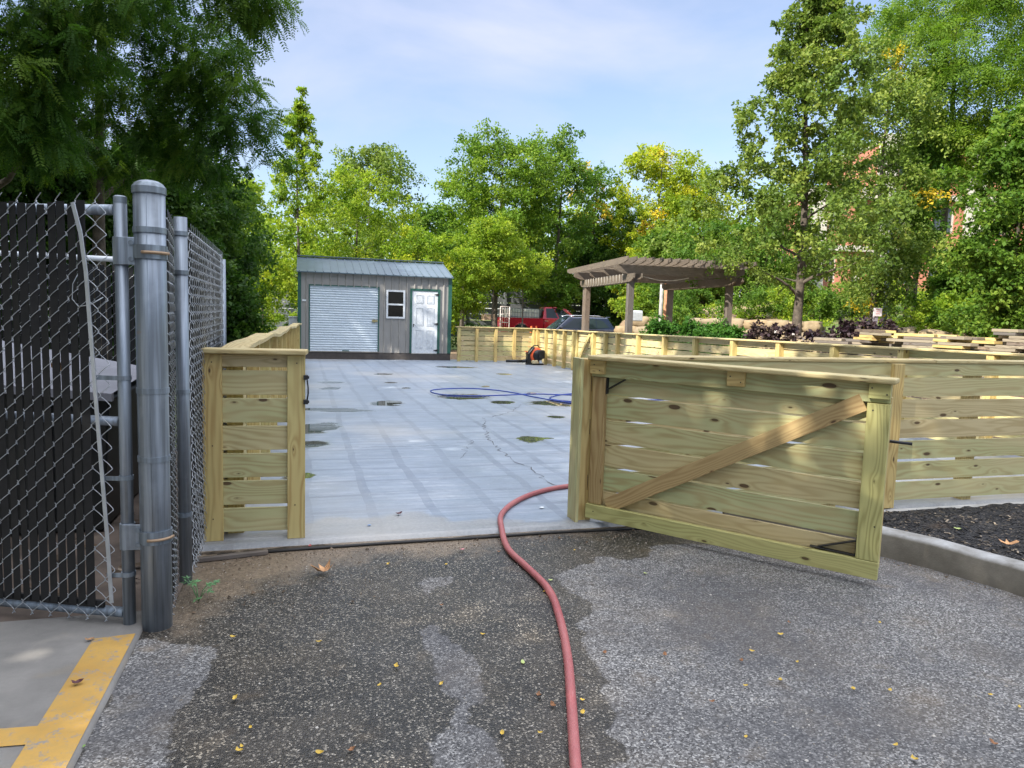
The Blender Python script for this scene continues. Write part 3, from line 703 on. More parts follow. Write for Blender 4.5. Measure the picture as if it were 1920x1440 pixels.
for z, s in ((1.535, 1), (.375, 1)):
    h = MB(); hd = Vector((*gp_, 0))-gs; hl = hd.length; hd.normalize(); hn = Vector((hd.y, -hd.x, 0))
    h.lathe([(.0255, z-.055), (.030, z-.055), (.030, z+.055), (.0255, z+.055)], tuple(gs), 48, sm=False)
    for q in (-1,):
        h.plank(gs+hn*(.027)+hd*.0+Vector((0, 0, z)), gs+hn*(.027)+hd*.062+Vector((0, 0, z)), (0, 0, 1), .108, .005, .5)
    hg = h.build('hinge', GALV, cg, bevel=.002)
    h = MB()
    for dz in (-.032, .032):
        p = gs+hn*.03+hd*.045+Vector((0, 0, z+dz)); n = len(h.v)
        h.tube([p, p+hn*.006], .010, 12, True)
    p = gs+hd*.062+hn*.034+Vector((0, 0, z-.004)); h.tube([p, p+hd*.03], .008, 8); h.tube([p+hd*.012, p+hd*.020], .014, 6)
    h.build('bolts', GALV_D, hg)
    h = MB(); pp = Vector((*gp_, 0))
    h.lathe([(.0595, z-.028), (.0635, z-.028), (.0635, z+.026), (.0595, z+.026)], tuple(pp), 48, sm=False)
    h.build('hinge_strap', GALV_D, hg)
    h = MB(); a0 = math.atan2(hn.y, hn.x)
    h.tube([pp+Vector((math.cos(a0+t)*.072, math.sin(a0+t)*.072, z-.004)) for t in [-.2, 0, .25, .5, .8, 1.1, 1.4]], .006, 8); h.build('hook_bolt', RUST, hg)

# corner fence going back beside the narrow timber panel
p2 = Vector((-.555, 3.668, 0)); pe = Vector((-.600, 5.55, 0))
sf = thing('chain_link_fence', 'chain-link fence with black slats running back from the thick post, seen almost edge on', 'fence', tuple(p2))
for p, r, h in ((p2, .030, 1.735), (pe, .030, 1.70), (Vector((-.58, 4.6, 0)), .024, 1.69)):
    mb = MB(); mb.tube([p+Vector((0, 0, -.05)), p+Vector((0, 0, h))], r, 20); mb.build('post', GALV, sf)
for z in (1.66, 1.48, .92, .32):
    mb = MB(); mb.lathe([(.0305, z-.01), (.033, z-.01), (.033, z+.01), (.0305, z+.01)], tuple(p2), 48, sm=False); mb.build('band', GALV_D, sf)
def sag(mbx, a, b, z0, z1, sl=False, bow=.03):
    d = (b-a); L = d.length; d.normalize(); n = Vector((d.y, -d.x, 0)); k = int(L/.0425)
    (slats if sl else zigzag)(mbx, (a.x+n.x*.02, a.y+n.y*.02), d[:2], n[:2], z0, z1, 0, k)
m1 = MB(); m2 = MB()
a0 = Vector((-.535, 3.19, 0)); a1 = Vector((-.585, 3.64, 0))
zigzag(m1, a0[:2], (a1-a0).normalized()[:2], (1, .1), .02, 1.70, 0, 10, r=.0019); slats(m2, (a0.x-.004, a0.y), (a1-a0).normalized()[:2], (1, 0), .05, 1.68, 0, 10)
dd = (pe-p2).normalized(); nn = (1, .02)
zigzag(m1, (p2.x+.034, p2.y+.02), dd[:2], nn, .02, 1.72, 0, 43, r=.0021); slats(m2, (p2.x+.026, p2.y+.02), dd[:2], nn, .05, 1.69, 0, 43)
m1.build('wire_mesh', WIRE, sf); m2.build('privacy_slats', PLAS, sf)
for z in (1.68,):
    mb = MB(); mb.tube([p2+Vector((0, 0, z)), pe+Vector((0, 0, z))], .018, 12); mb.build('rail', GALV, sf)

# far side of the enclosure
ra = Vector((-.66, 6.45, 0)); rb = Vector((-4.6, 6.75, 0))
rf = thing('chain_link_fence', 'chain-link fence with a pale top rail behind the dark bin inside the enclosure', 'fence', tuple(ra))
d = (rb-ra).normalized(); nx_ = (0, -1)
m1 = MB(); m2 = MB(); zigzag(m1, ra[:2], d[:2], nx_, .03, 1.72, 0, 90, r=.0014); slats(m2, ra[:2], d[:2], (0, -1), .06, 1.63, 0, 90)
m1.build('wire_mesh', WIRE, rf); m2.build('privacy_slats', PLAS, rf)
mb = MB(); mb.tube([ra+Vector((0, 0, 1.67)), rb+Vector((0, 0, 1.72))], .022, 12); mb.build('rail', WHITE, rf)
for s in (0, 2.0, 3.9):
    mb = MB(); p = ra+d*s+Vector((0, .04, 0)); mb.tube([p+Vector((0, 0, -.03)), p+Vector((0, 0, 1.72))], .024, 12); mb.build('post', GALV, rf)

# the bin behind the gate
bn = thing('waste_bin', 'dark waste bin with a sloping grey lid behind the chain-link gate', 'bin', (-1.9, 5.1, 0))
DB = simple('black_green_bin_paint', (.018, .02, .02), .5, 0, .3, 6); LID = simple('grey_plastic_lid', (.24, .245, .28), .42, 0, .1, 3)
mb = MB(); mb.prism([(-2.95, .0), (-1.12, .0), (-1.08, .78), (-3.0, .95)], (0, 4.55, 0), (1, 0, 0), (0, 0, 1), (0, 1.1, 0)); mb.build('body', DB, bn, bevel=.01)
mb = MB(); n = len(mb.v)
mb.prism([(-3.05, .95), (-1.05, .77), (-1.05, .815), (-3.05, 1.00)], (0, 4.48, 0), (1, 0, 0), (0, 0, 1), (0, .05, 0))
mb.quad((-3.05, 4.48, 1.0), (-1.05, 4.48, .815), (-1.05, 5.7, .86), (-3.05, 5.7, 1.25)); mb.build('lid', LID, bn)
for x in (-2.6, -2.0, -1.4):
    mb = MB(); mb.box((x-.03, 4.515, .03), (x+.03, 4.549, .75)); mb.build('rib', DB, bn)

# ------------------------------------------------------------------ shed
sx0, sx1, sy, sdep = -.16, 4.47, 22.38, 3.6; sb = slab_z(sy)-.02
shed = thing('storage_shed', 'beige metal storage shed with a grey-green roof at the back of the yard', 'shed', (2.15, sy+1.8, sb))
SID = Mat('beige_siding'); n_ = SID.noise(SID.vec(SID.obj(), (3, 3, .6)), 2.0, 4)
SID.set(SID.ramp(n_, [(.3, (.25, .24, .225)), (.7, (.30, .287, .268))]), .5); SID = SID.m
GREEN = simple('dark_green_trim', (.018, .085, .065), .4); ROOF = simple('grey_green_roof', (.10, .14, .17), .3, .3, .1, 3)
zb, ze, zr = sb+.24, 2.47, 2.99
def ribbed(mb, x0, x1, z0, z1, y, n, amp=.018):
    """front wall strip with trapezoid ribs every .23 m"""
    xs = []; 
    k = math.floor(x0/.232)
    pts = [x0]
    xx = x0
    cur = (math.floor((x0-sx0)/.232)+1)*.232+sx0
    prof = [(x0, 0)]
    while cur < x1-.02:
        prof += [(cur-.030, 0), (cur-.014, -.030), (cur+.014, -.030), (cur+.020, 0)]; cur += .232
    prof.append((x1, 0)); prof = sorted(p for p in prof if x0 <= p[0] <= x1)
    for (a, ya), (b, yb) in zip(prof, prof[1:]):
        mb.quad((a, y+ya, z0), (b, y+yb, z0), (b, y+yb, z1), (a, y+ya, z1))
D = (.13, 2.23, .0, 2.03)      # roller door x0 x1 z0 z1
Wn = (2.44, 3.02, 1.10, 1.98); P = (3.20, 4.10, -.02, 2.02)
mb = MB(); y = sy
for (a, b, c, e) in [(sx0, D[0], zb, ze), (D[0], D[1], D[3], ze), (D[1], Wn[0], zb, ze), (Wn[0], Wn[1], zb, Wn[2]), (Wn[0], Wn[1], Wn[3], ze), (Wn[1], P[0], zb, ze), (P[0], P[1], P[3], ze), (P[1], sx1, zb, ze)]:
    ribbed(mb, a, b, c, e, y)  if False else ribbed(mb, a, b, c, e, y, 0)
for x, s in ((sx0, -1), (sx1, 1)):
    mb.quad((x, sy, zb), (x, sy+sdep, zb), (x, sy+sdep, ze), (x, sy, ze)); i = len(mb.v)
    mb.v += [Vector((x, sy, ze)), Vector((x, sy+sdep, ze)), Vector((x, sy+sdep/2, zr-.03))]; mb.face([i, i+1, i+2])
mb.quad((sx0, sy+sdep, zb), (sx1, sy+sdep, zb), (sx1, sy+sdep, ze), (sx0, sy+sdep, ze))
mb.quad((sx0, sy+.3, zb), (sx1, sy+.3, zb), (sx1, sy+.3, ze), (sx0, sy+.3, ze))
mb.build('wall', SID, shed)
mb = MB(); ov = .13
def rpt(x, t, up=0): return Vector((x, sy-ov+t*(sdep/2+ov), ze-.035+t*(zr-ze+.035)+up))
for s in (0, 1):
    f = (lambda v: v) if s == 0 else (lambda v: Vector((v.x, 2*(sy+sdep/2)-v.y, v.z)))
    mb.quad(*[f(rpt(x, t, 0)) for x, t in ((sx0-.06, 0), (sx1+.06, 0), (sx1+.06, 1), (sx0-.06, 1))])
    mb.quad(*[f(rpt(x, t, -.03)) for x, t in ((sx0-.06, 0), (sx0-.06, 1), (sx1+.06, 1), (sx1+.06, 0))])
    mb.quad(*[f(v) for v in (rpt(sx0-.06, 0, -.03), rpt(sx1+.06, 0, -.03), rpt(sx1+.06, 0, 0), rpt(sx0-.06, 0, 0))])
    for e in (sx0-.06, sx1+.06): mb.quad(*[f(v) for v in (rpt(e, 0, -.03), rpt(e, 1, -.03), rpt(e, 1, 0), rpt(e, 0, 0))])
roof = mb.build('roof', ROOF, shed)
mb = MB(); x = sx0+.02
while x < sx1+.05:
    for s in (0, 1):
        f = (lambda v: v) if s == 0 else (lambda v: Vector((v.x, 2*(sy+sdep/2)-v.y, v.z)))
        a, b = rpt(x, -.004, .008), rpt(x, 1, .008); mb.plank(f(a), f(b), (1, 0, 0), .026, .022, .5)
    x += .232
mb.build('seams', ROOF, roof)
mb = MB(); mb.plank((sx0-.07, sy+sdep/2, zr+.03), (sx1+.07, sy+sdep/2, zr+.03), (0, 1, 0), .22, .03, .5); mb.build('ridge_cap', ROOF, roof)
mb = MB(); mb.box((sx0-.03, sy-.03, zb), (sx0+.07, sy+.05, ze-.03)); mb.build('corner_trim', GREEN, shed)
mb = MB(); mb.box((sx1-.08, sy-.03, zb), (sx1+.03, sy+.06, ze-.03)); mb.build('corner_trim', GREEN, shed)
mb = MB(); mb.box((sx0-.03, sy-.02, sb), (sx1+.02, sy+.05, sb+.09)); mb.box((sx0-.03, sy-.005, sb+.09), (sx1+.02, sy+.2, zb)); mb.build('skid_beam', simple('dark_timber_skid', (.07, .06, .055), .8), shed)
# roller door
DOORW = simple('white_door_sheet', (.56, .63, .69), .4, 0, .05)
mb = MB(); n = 27; prof = []
for i in range(n*6+1):
    t = i/6.; z = .06+(D[3]-.06)*t/n; prof.append((z, sy+.03-.014*(.5+.5*math.cos(2*PI*t))**1.6*1.5))
for (z0, y0), (z1, y1) in zip(prof, prof[1:]):
    k = len(mb.v); mb.v += [Vector((D[0]+.03, y0, z0)), Vector((D[1]-.03, y0, z0)), Vector((D[1]-.03, y1, z1)), Vector((D[0]+.03, y1, z1))]; mb.face([k, k+1, k+2, k+3], None, .5, False)
rd = mb.build('roller_door', DOORW, shed)
mb = MB(); mb.box((D[1]-.22, sy-.03, .98), (D[1]-.05, sy+.01, 1.04)); mb.box((D[1]-.17, sy-.045, .96), (D[1]-.13, sy-.03, 1.05)); mb.build('lock', simple('brass_lock', (.42, .34, .16), .4, .5), rd)
mb = MB(); mb.box((1.12, sy-.01, .055), (1.32, sy+.01, .085)); mb.build('pull_handle', GREEN, rd)
mb = MB(); mb.box((D[0], sy-.012, .055), (D[0]+.035, sy+.03, D[3]+.03)); mb.box((D[1]-.035, sy-.012, .055), (D[1], sy+.03, D[3]+.03)); mb.box((D[0]+.035, sy-.012, D[3]-.005), (D[1]-.035, sy+.03, D[3]+.03)); mb.build('door_frame', GREEN, rd)
mb = MB(); mb.box((D[0]+.02, sy-.03, zb-.0), (D[1]-.02, sy+.1, .052)); mb.build('sill', simple('sill_wood', (.30, .28, .25), .8), rd)
# window
mb = MB(); fw = .055
for lo, hi in [((Wn[0], sy-.045, Wn[2]), (Wn[1], sy+.01, Wn[2]+fw)), ((Wn[0], sy-.045, Wn[3]-fw), (Wn[1], sy+.01, Wn[3])), ((Wn[0], sy-.045, Wn[2]+fw), (Wn[0]+fw, sy+.01, Wn[3]-fw)), ((Wn[1]-fw, sy-.045, Wn[2]+fw), (Wn[1], sy+.01, Wn[3]-fw)), ((Wn[0]+fw, sy-.04, 1.51), (Wn[1]-fw, sy+.01, 1.56))]:
    mb.box(lo, hi)
wf = mb.build('window', WHITE, shed, bevel=.003)
GLS = Mat('dark_window_glass'); GLS.set((.006, .007, .008), .12); GLS.b.inputs['Specular IOR Level'].default_value = .25; GLS = GLS.m
mb = MB(); mb.box((Wn[0]+fw, sy-.012, Wn[2]+fw), (Wn[1]-fw, sy-.004, 1.51)); mb.box((Wn[0]+fw, sy-.018, 1.56), (Wn[1]-fw, sy-.010, Wn[3]-fw)); mb.build('pane', GLS, wf)
# entrance door
mb = MB(); mb.box((P[0]+.045, sy-.012, P[2]+.03), (P[1]-.045, sy+.02, P[3]-.04)); pd = mb.build('door', WHITE, shed, bevel=.003)
pm = simple('panel_groove_white', (.62, .65, .68), .4); k0 = P[0]+.045; dw = P[1]-P[0]-.09
for cx in (.29, .71):
    for z0, z1 in ((.18, .76), (.90, 1.46), (1.60, 1.86)):
        mb = MB(); c = k0+dw*cx; hw = .115
        for a, b, e, f in [(c-hw, c+hw, z0, z0+.014), (c-hw, c+hw, z1-.014, z1), (c-hw, c-hw+.014, z0+.014, z1-.014), (c+hw-.014, c+hw, z0+.014, z1-.014)]: mb.box((a, sy-.024, e), (b, sy-.0125, f))
        mb.box((c-hw+.035, sy-.02, z0+.035), (c+hw-.035, sy-.0125, z1-.035)); mb.build('door_panel', pm, pd)
mb = MB(); mb.box((P[0]-.02, sy-.03, zb), (P[0]+.044, sy+.02, P[3]+.03)); mb.box((P[1]-.044, sy-.03, zb), (P[1]+.03, sy+.02, P[3]+.03)); mb.box((P[0]+.044, sy-.03, P[3]-.035), (P[1]-.044, sy+.02, P[3]+.03)); mb.build('door_frame', GREEN, pd)
for z in (.12, .96, 1.88):
    mb = MB(); mb.prism([(P[1]-.16, z-.008), (P[1]-.02, z-.04), (P[1]-.02, z+.04), (P[1]-.16, z+.008)], (0, sy-.036, 0), (1, 0, 0), (0, 0, 1), (0, .005, 0)); mb.build('hinge', BLACK, pd)
mb = MB(); mb.tube([(P[0]+.10, sy-.02, .93), (P[0]+.10, sy-.06, .93)], .02, 10); mb.tube([(P[0]+.10, sy-.055, .93), (P[0]+.09, sy-.055, .86)], .012, 6); mb.build('handle', BLACK, pd)
mb = MB(); mb.box((P[0]+.045, sy-.02, zb), (P[1]-.045, sy+.02, P[2]+.028)); mb.build('sill', simple('door_sill', (.38, .37, .34), .7), pd)
mb = MB(); mb.box((-.06, sy-.024, 1.55), (.06, sy-.0185, 1.60)); mb.build('label_plate', WHITE, shed)
ub = thing('utility_box', 'pale grey utility box at the left end of the shed', 'box', (-.33, 22.9, .2))
mb = MB(); mb.box((-.46, 22.7, .45), (-.20, 23.1, 1.05)); mb.build('case', simple('pale_grey_case', (.5, .52, .54), .5), ub, bevel=.02)
mb = MB(); mb.tube([(-.30, 22.9, -.3), (-.30, 22.9, .45)], .03, 8); mb.build('stand', GALV_D, ub)
mb = MB(); mb.box((-.48, 22.68, 1.052), (-.18, 23.12, 1.075)); mb.build('lid', WHITE, ub)

# ------------------------------------------------------------------ trees
rng = np.random.default_rng(11)
def leafmat(name, cols, trans=.35, rough=.6):
    m = Mat(name); t = m.attr('tint')
    col = m.ramp(t, [(i/(len(cols)-1), c) for i, c in enumerate(cols)])
    m.set(col, rough); m.b.inputs['Specular IOR Level'].default_value = .2
    tr = m.n('BsdfTranslucent', {'Color': m.mix(.5, col, m.mix(1., col, (1.3, 1.5, .5, 1), 'MULTIPLY'))})
    mxs = m.n('MixShader', {0: trans, 1: m.b.outputs[0], 2: tr.outputs[0]})
    m.nt.links.new(mxs.outputs[0], m.out.inputs['Surface']); return m.m
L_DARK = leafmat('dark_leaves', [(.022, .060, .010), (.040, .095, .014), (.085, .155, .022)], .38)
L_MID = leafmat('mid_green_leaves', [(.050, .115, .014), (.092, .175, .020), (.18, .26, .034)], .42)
L_MAPLE = leafmat('maple_leaves', [(.075, .13, .022), (.135, .20, .034), (.24, .29, .055)], .38, .5)
L_LIGHT = leafmat('light_green_leaves', [(.10, .18, .014), (.19, .28, .022), (.32, .38, .036)], .45)
L_YELL = leafmat('yellow_green_leaves', [(.16, .22, .016), (.27, .34, .022), (.42, .42, .03)], .45)
L_GOLD = leafmat('yellow_leaves', [(.38, .26, .02), (.55, .40, .03), (.62, .48, .04)], .4)
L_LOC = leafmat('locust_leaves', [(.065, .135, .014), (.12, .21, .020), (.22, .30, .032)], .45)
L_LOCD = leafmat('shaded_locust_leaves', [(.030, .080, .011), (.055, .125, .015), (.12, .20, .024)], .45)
L_JUN = leafmat('juniper_foliage', [(.022, .075, .010), (.045, .13, .015), (.085, .20, .025)], .25)
L_PURP = leafmat('purple_leaves', [(.018, .012, .016), (.035, .020, .026), (.12, .09, .075)], .15, .3)
BARK = simple('bark', (.085, .068, .052), .9, 0, .4, 14, .8); BARKG = simple('grey_bark', (.14, .125, .11), .9, 0, .4, 10, .8)

def unit(a): return a/(np.linalg.norm(a, axis=-1, keepdims=True)+1e-9)
def leaf_quads(P, D, Nn, L, W):
    """rhombic leaves: base P, direction D, normal N, length L, width W -> verts"""
    Sd = unit(np.cross(D, Nn)); L = L[:, None]; W = W[:, None]
    v = np.stack([P, P+D*L*.45+Sd*W*.5+Nn*W*.12, P+D*L, P+D*L*.45-Sd*W*.5+Nn*W*.12], 1)
    return v.reshape(-1, 3)
def foliage_object(name, verts, tint, mat, parent, loc):
    n = len(verts)//4; me = bpy.data.meshes.new(name)
    me.vertices.add(len(verts)); me.vertices.foreach_set('co', (verts-np.array(loc)).astype(np.float32).ravel())
    me.loops.add(n*4); me.loops.foreach_set('vertex_index', np.arange(n*4, dtype=np.int32))
    me.polygons.add(n); me.polygons.foreach_set('loop_start', np.arange(0, n*4, 4, dtype=np.int32)); me.polygons.foreach_set('loop_total', np.full(n, 4, np.int32))
    me.update(calc_edges=True)
    at = me.attributes.new('tint', 'FLOAT', 'FACE'); at.data.foreach_set('value', np.clip(tint, 0, 1).astype(np.float32))
    me.materials.append(mat)
    o = bpy.data.objects.new(name, me); S.collection.objects.link(o)
    if parent: o.parent = parent
    else: o.location = loc
    return o
def leaves_around(C, R, per, size, kind='leaf', flat=.7, spread=1.0, droop=.25, csd=.16):
    """C cluster centres (n,3), R radii (n,), per leaves each, on short twig rays. returns verts, tint"""
    n = len(C); T = 7
    td = unit(rng.normal(size=(n, T, 3))*np.array([1, 1, flat]))            # twig directions
    ctint = rng.normal(.5, csd, n)
    ci = rng.integers(0, n, per*n); ti = rng.integers(0, T, per*n)
    s = rng.random(per*n)**.6*spread
    P = C[ci]+td[ci, ti]*(R[ci]*s)[:, None]+rng.normal(size=(per*n, 3))*(R[ci]*.13)[:, None]
    P[:, 2] -= droop*R[ci]*s**2
    D = unit(td[ci, ti]*.7+rng.normal(size=(per*n, 3))*.7-np.array([0, 0, droop*1.2]))
    Nn = unit(rng.normal(size=(per*n, 3))*.75+np.array([0, 0, .8])); Nn = unit(Nn-D*(Nn*D).sum(1, keepdims=True))
    tint = ctint[ci]+rng.normal(0, .18, per*n)
    if kind == 'leaf':
        L = size*rng.uniform(.7, 1.3, per*n); return leaf_quads(P, D, Nn, L, L*rng.uniform(.55, .8, per*n)), tint
    # compound frond: rachis with pairs of narrow leaflets
    K = 9 if kind == 'frond' else 5; fl = size*rng.uniform(.7, 1.25, per*n); Sd = unit(np.cross(D, Nn)); out = []; tt = []
    D2 = unit(D-np.array([0, 0, .25]))
    for k in range(K):
        t = (k+1)/K; base = P+D*(fl*t*.6)[:, None]+D2*(fl*t*.4)[:, None]-np.array([0, 0, 1])*(fl*t*t*.25)[:, None]
        for sg in (-1, 1):
            dd = unit(Sd*sg+D*.45-np.array([0, 0, .25])+rng.normal(size=P.shape)*.12)
            ll = fl*.30*(1-.45*abs(t-.45)); out.append(leaf_quads(base, dd, Nn, ll, ll*.36)); tt.append(tint+rng.normal(0, .05, len(tint)))
    return np.concatenate(out), np.concatenate(tt)

def shape_r(kind, t):
    if kind == 'cone': return (1-t)**.66*(min(1, t/.12+.45))
    if kind == 'round': return math.sqrt(max(0, 1-(2*t-.95)**2/1.15))*(1 if t > .5 else .65+.7*t)
    if kind == 'bush': return math.sqrt(max(.0, 1-t**2))
    if kind == 'vase': return .35+.65*math.sin(min(1, t/.72)*PI/2) if t < .8 else math.sqrt(max(0, 1-((t-.72)/.3)**2))
    if kind == 'spire': return (1-t)**.85*min(1, .5+t*3)
    return 1
def clusters_in(kind, h0, h1, r, n, cr, seed, shell=.5):
    rg = random.Random(seed); out = []; ph = [rg.uniform(0, 6.28) for _ in range(4)]
    while len(out) < n:
        t = rg.random()**(.9); a = rg.uniform(0, 2*PI)
        rr = shape_r(kind, t)*r*(1+.18*math.sin(3*a+ph[0]+4*t)+.14*math.sin(5*a+ph[1]-7*t)+.12*math.sin(2*a+ph[2]))
        q = rg.random()**shell; q = max(q, .12)
        out.append((rr*q*math.cos(a), rr*q*math.sin(a), h0+(h1-h0)*t*(.93+.1*rg.random()), cr*rg.uniform(.65, 1.3)*(1-.35*t if kind in('cone', 'spire') else 1)))
    return out
def tree(name, label, loc, h, kind, r, h0, n=60, cr=.6, per=120, size=.12, mat=None, leaf='leaf', tr=.1, bark=None, group=None, seed=1, lean=(0, 0), extra=(), flat=.7, droop=.25, cat='tree', stems=1, two=None, shell=.5, base=None, csd=.23):
    """two: optional (fraction, material) for a share of odd-coloured twigs"""
    x, y = loc; z = terrain(x, y) if base is None else base
    rt = thing(name, label, cat, (x, y, z), group); rg = random.Random(seed)
    cl = clusters_in(kind, h0, h, r, n, cr, seed, shell)
    cl = [(c[0]+lean[0]*c[2]/h, c[1]+lean[1]*c[2]/h, c[2], c[3]) for c in cl]+list(extra)
    mb = MB(); nodes = []
    for s in range(stems):
        a = 2*PI*s/stems+seed; off = Vector((math.cos(a), math.sin(a), 0))*(.12 if stems > 1 else 0)
        ms = 9; top = h*.93; pts = []
        for i in range(ms+1):
            t = i/ms
            pts.append(off*(1+5*t)+Vector((lean[0]*t+.06*r*math.sin(3*t+seed)*t, lean[1]*t+.06*r*math.cos(4*t+seed)*t, top*t-.1*(i == 0))))
        rad = [tr*(1.25 if i == 0 else 1)*(1-.88*(i/ms)) for i in range(ms+1)]
        mb.tube([p+rt.location for p in pts], rad, 9, False)
        for i in range(1, ms*3+1):
            t = i/(ms*3); k = min(ms-1, int(t*ms)); f = t*ms-k; nodes.append((pts[k].lerp(pts[k+1], f), tr*(1-.88*t)))
    cl.sort(key=lambda c: math.hypot(c[0]-lean[0]*c[2]/h, c[1]-lean[1]*c[2]/h))
    for c in cl:
        p = Vector(c[:3]); best = None; bd = 1e9
        for q, qr in nodes:
            dv = p-q; dd = dv.length
            if dd < 1e-6: continue
            pen = dd+(1.5*max(0, .45*math.hypot(dv.x, dv.y)-dv.z))
            if q.z < h0*.55: pen += 3
            if pen < bd: bd = pen; best = (q, qr)
        q, qr = best; r0 = min(qr*.6, .012+.02*(p-q).length+tr*.12); mid = q.lerp(p, .5)+Vector((rg.uniform(-.08, .08), rg.uniform(-.08, .08), .12*(p-q).length*rg.uniform(-.3, 1)))
        pp = [q, q.lerp(mid, .5)+Vector((0, 0, .03)), mid, mid.lerp(p, .5), p]; rad = [r0, r0*.8, r0*.6, r0*.45, r0*.25]
        mb.tube([v+rt.location for v in pp], rad, 5, False)
        for v, rv in zip(pp[1:], rad[1:]): nodes.append((v, rv))
    mb.build('trunk', bark or BARK, rt)
    A = np.array(cl); C = A[:, :3]+np.array(rt.location); R = A[:, 3]
    if two:
        k = np.array([rg.random() < two[0] for _ in cl])
        if callable(two[1]): pass
        if k.any():
            v, t = leaves_around(C[k], R[k], per, size, leaf, flat, droop=droop, csd=csd); foliage_object('crown', v, t, two[1], rt, rt.location)['label'] = 'patch of the crown turning yellow'
        C, R = C[~k], R[~k]
    v, t = leaves_around(C, R, per, size, leaf, flat, droop=droop, csd=csd); foliage_object('crown', v, t, mat or L_MID, rt, rt.location)
    return rt

# background trees, from left to right
def bt(u, z, vtop, wpx, name, label, kind='round', **k):
    x, y = tp(u, z); g = terrain(x, y); hor = 590+(u-960)*.03
    h = EYE+(hor-vtop)*z/FPX-g; r = wpx/2*z/FPX
    h0 = k.pop('h0', .25)
    return tree(name, label, (x, y), h, kind, r, h*h0, seed=int(u+z), **k)
bt(560, 27, 185, 250, 'birch_tree', 'slender pointed tree rising behind the left end of the shed roof', 'spire', n=150, cr=.36, per=120, size=.10, mat=L_LIGHT, h0=.12, tr=.08, shell=.6, csd=.2)
bt(692, 46, 288, 225, 'broadleaf_tree', 'round bluish green tree standing far behind the shed, against the sky', 'round', n=110, cr=.85, per=190, size=.17, mat=L_MAPLE, h0=.3, tr=.14)
bt(660, 31, 335, 250, 'broadleaf_tree', 'bright light green tree just above the middle of the shed roof', 'round', n=110, cr=.6, per=190, size=.12, mat=L_LIGHT, h0=.1, tr=.09)
bt(775, 29, 432, 190, 'broadleaf_tree', 'low yellow-green bushy tree above the right end of the shed roof', 'round', n=80, cr=.5, per=190, size=.11, mat=L_LIGHT, h0=.05, tr=.06, two=(.2, L_YELL))
bt(468, 31, 335, 200, 'broadleaf_tree', 'light green tree left of the slender pointed tree', 'round', n=90, cr=.6, per=190, size=.12, mat=L_LIGHT, h0=.1, tr=.09)
bt(492, 27, 462, 130, 'small_tree', 'small olive-yellow tree with a thin trunk left of the shed', 'round', n=60, cr=.4, per=160, size=.08, mat=L_LIGHT, h0=.42, tr=.045, two=(.35, L_YELL), flat=.4)
bt(598, 30, 455, 160, 'small_tree', 'small yellowish tree half hidden behind the left of the shed roof', 'round', n=60, cr=.45, per=160, size=.09, mat=L_YELL, h0=.3, tr=.045)
bt(925, 42, 268, 215, 'locust_tree', 'tall feathery light green locust tree in the middle of the treeline', 'vase', n=170, cr=.8, per=200, size=.15, mat=L_LOC, h0=.25, tr=.16, flat=.3, csd=.24)
bt(862, 44, 345, 120, 'locust_tree', 'lower feathery locust tree at the left edge of the middle treeline', 'vase', n=80, cr=.75, per=180, size=.15, mat=L_LOC, h0=.3, tr=.12, flat=.45)
bt(1035, 45, 262, 190, 'broadleaf_tree', 'tall mid-green tree with an irregular top behind the pickup truck', 'round', n=120, cr=.8, per=190, size=.17, mat=L_MID, h0=.15, tr=.17, csd=.22, shell=.45)
bt(1100, 49, 318, 130, 'broadleaf_tree', 'mid-green tree with rusty tips behind the left end of the pergola', 'round', n=80, cr=.8, per=190, size=.17, mat=L_MID, h0=.15, tr=.15, two=(.14, L_GOLD))
bt(1215, 47, 278, 205, 'broadleaf_tree', 'yellow-green tree turning to autumn above the pergola', 'round', n=120, cr=.8, per=190, size=.17, mat=L_YELL, h0=.25, tr=.17, two=(.05, L_GOLD))
bt(1290, 50, 330, 150, 'broadleaf_tree', 'yellowish green tree between the autumn tree and the big maple', 'round', n=80, cr=.8, per=190, size=.17, mat=L_LIGHT, h0=.2, tr=.15)
bt(918, 31, 418, 130, 'small_tree', 'light green layered young tree in front of the grey plank fence behind the truck', 'round', n=90, cr=.5, per=170, size=.10, mat=L_LIGHT, h0=.50, tr=.05, bark=BARKG, flat=.3, droop=.1)
bt(866, 29, 470, 95, 'small_tree', 'young tree with a thin pale trunk right beside the shed', 'round', n=60, cr=.4, per=170, size=.09, mat=L_LIGHT, h0=.38, tr=.045, bark=BARKG, flat=.35)
bt(975, 32, 470, 120, 'small_tree', 'small spreading tree over the cab of the pickup truck', 'round', n=50, cr=.42, per=170, size=.09, mat=L_LIGHT, h0=.62, tr=.045, bark=BARKG, flat=.3, droop=.1)
for i, (u, z, vt, wd) in enumerate([(1015, 53, 400, 150), (1085, 51, 420, 150), (1150, 49, 420, 160), (1235, 38, 440, 150), (1310, 37, 420, 160), (1390, 36, 430, 160), (1450, 40, 380, 150)]):
    lb = ['dense dark green thicket tree right of the small spreading tree', 'dark thicket tree above the dark blue car', 'dark thicket tree behind the front left pergola post', 'dark thicket tree behind the middle of the pergola',
          'dark thicket tree behind the right half of the pergola', 'dark thicket tree behind the right pergola posts', 'dark thicket tree behind the trunk of the big maple'][i]
    bt(u, z, vt, wd, 'thicket_tree', lb, 'bush' if i % 2 else 'round', n=80, cr=.7, per=200, size=.15, mat=L_DARK if i < 3 else L_MID, h0=.0, tr=.1, group='thicket trees behind the pergola')
bt(1128, 47, 470, 130, 'thicket_tree', 'dark thicket tree closing the gap between the dark blue car and the pergola', 'round', n=80, cr=.7, per=230, size=.15, mat=L_DARK, h0=0, tr=.1, group='thicket trees behind the pergola')
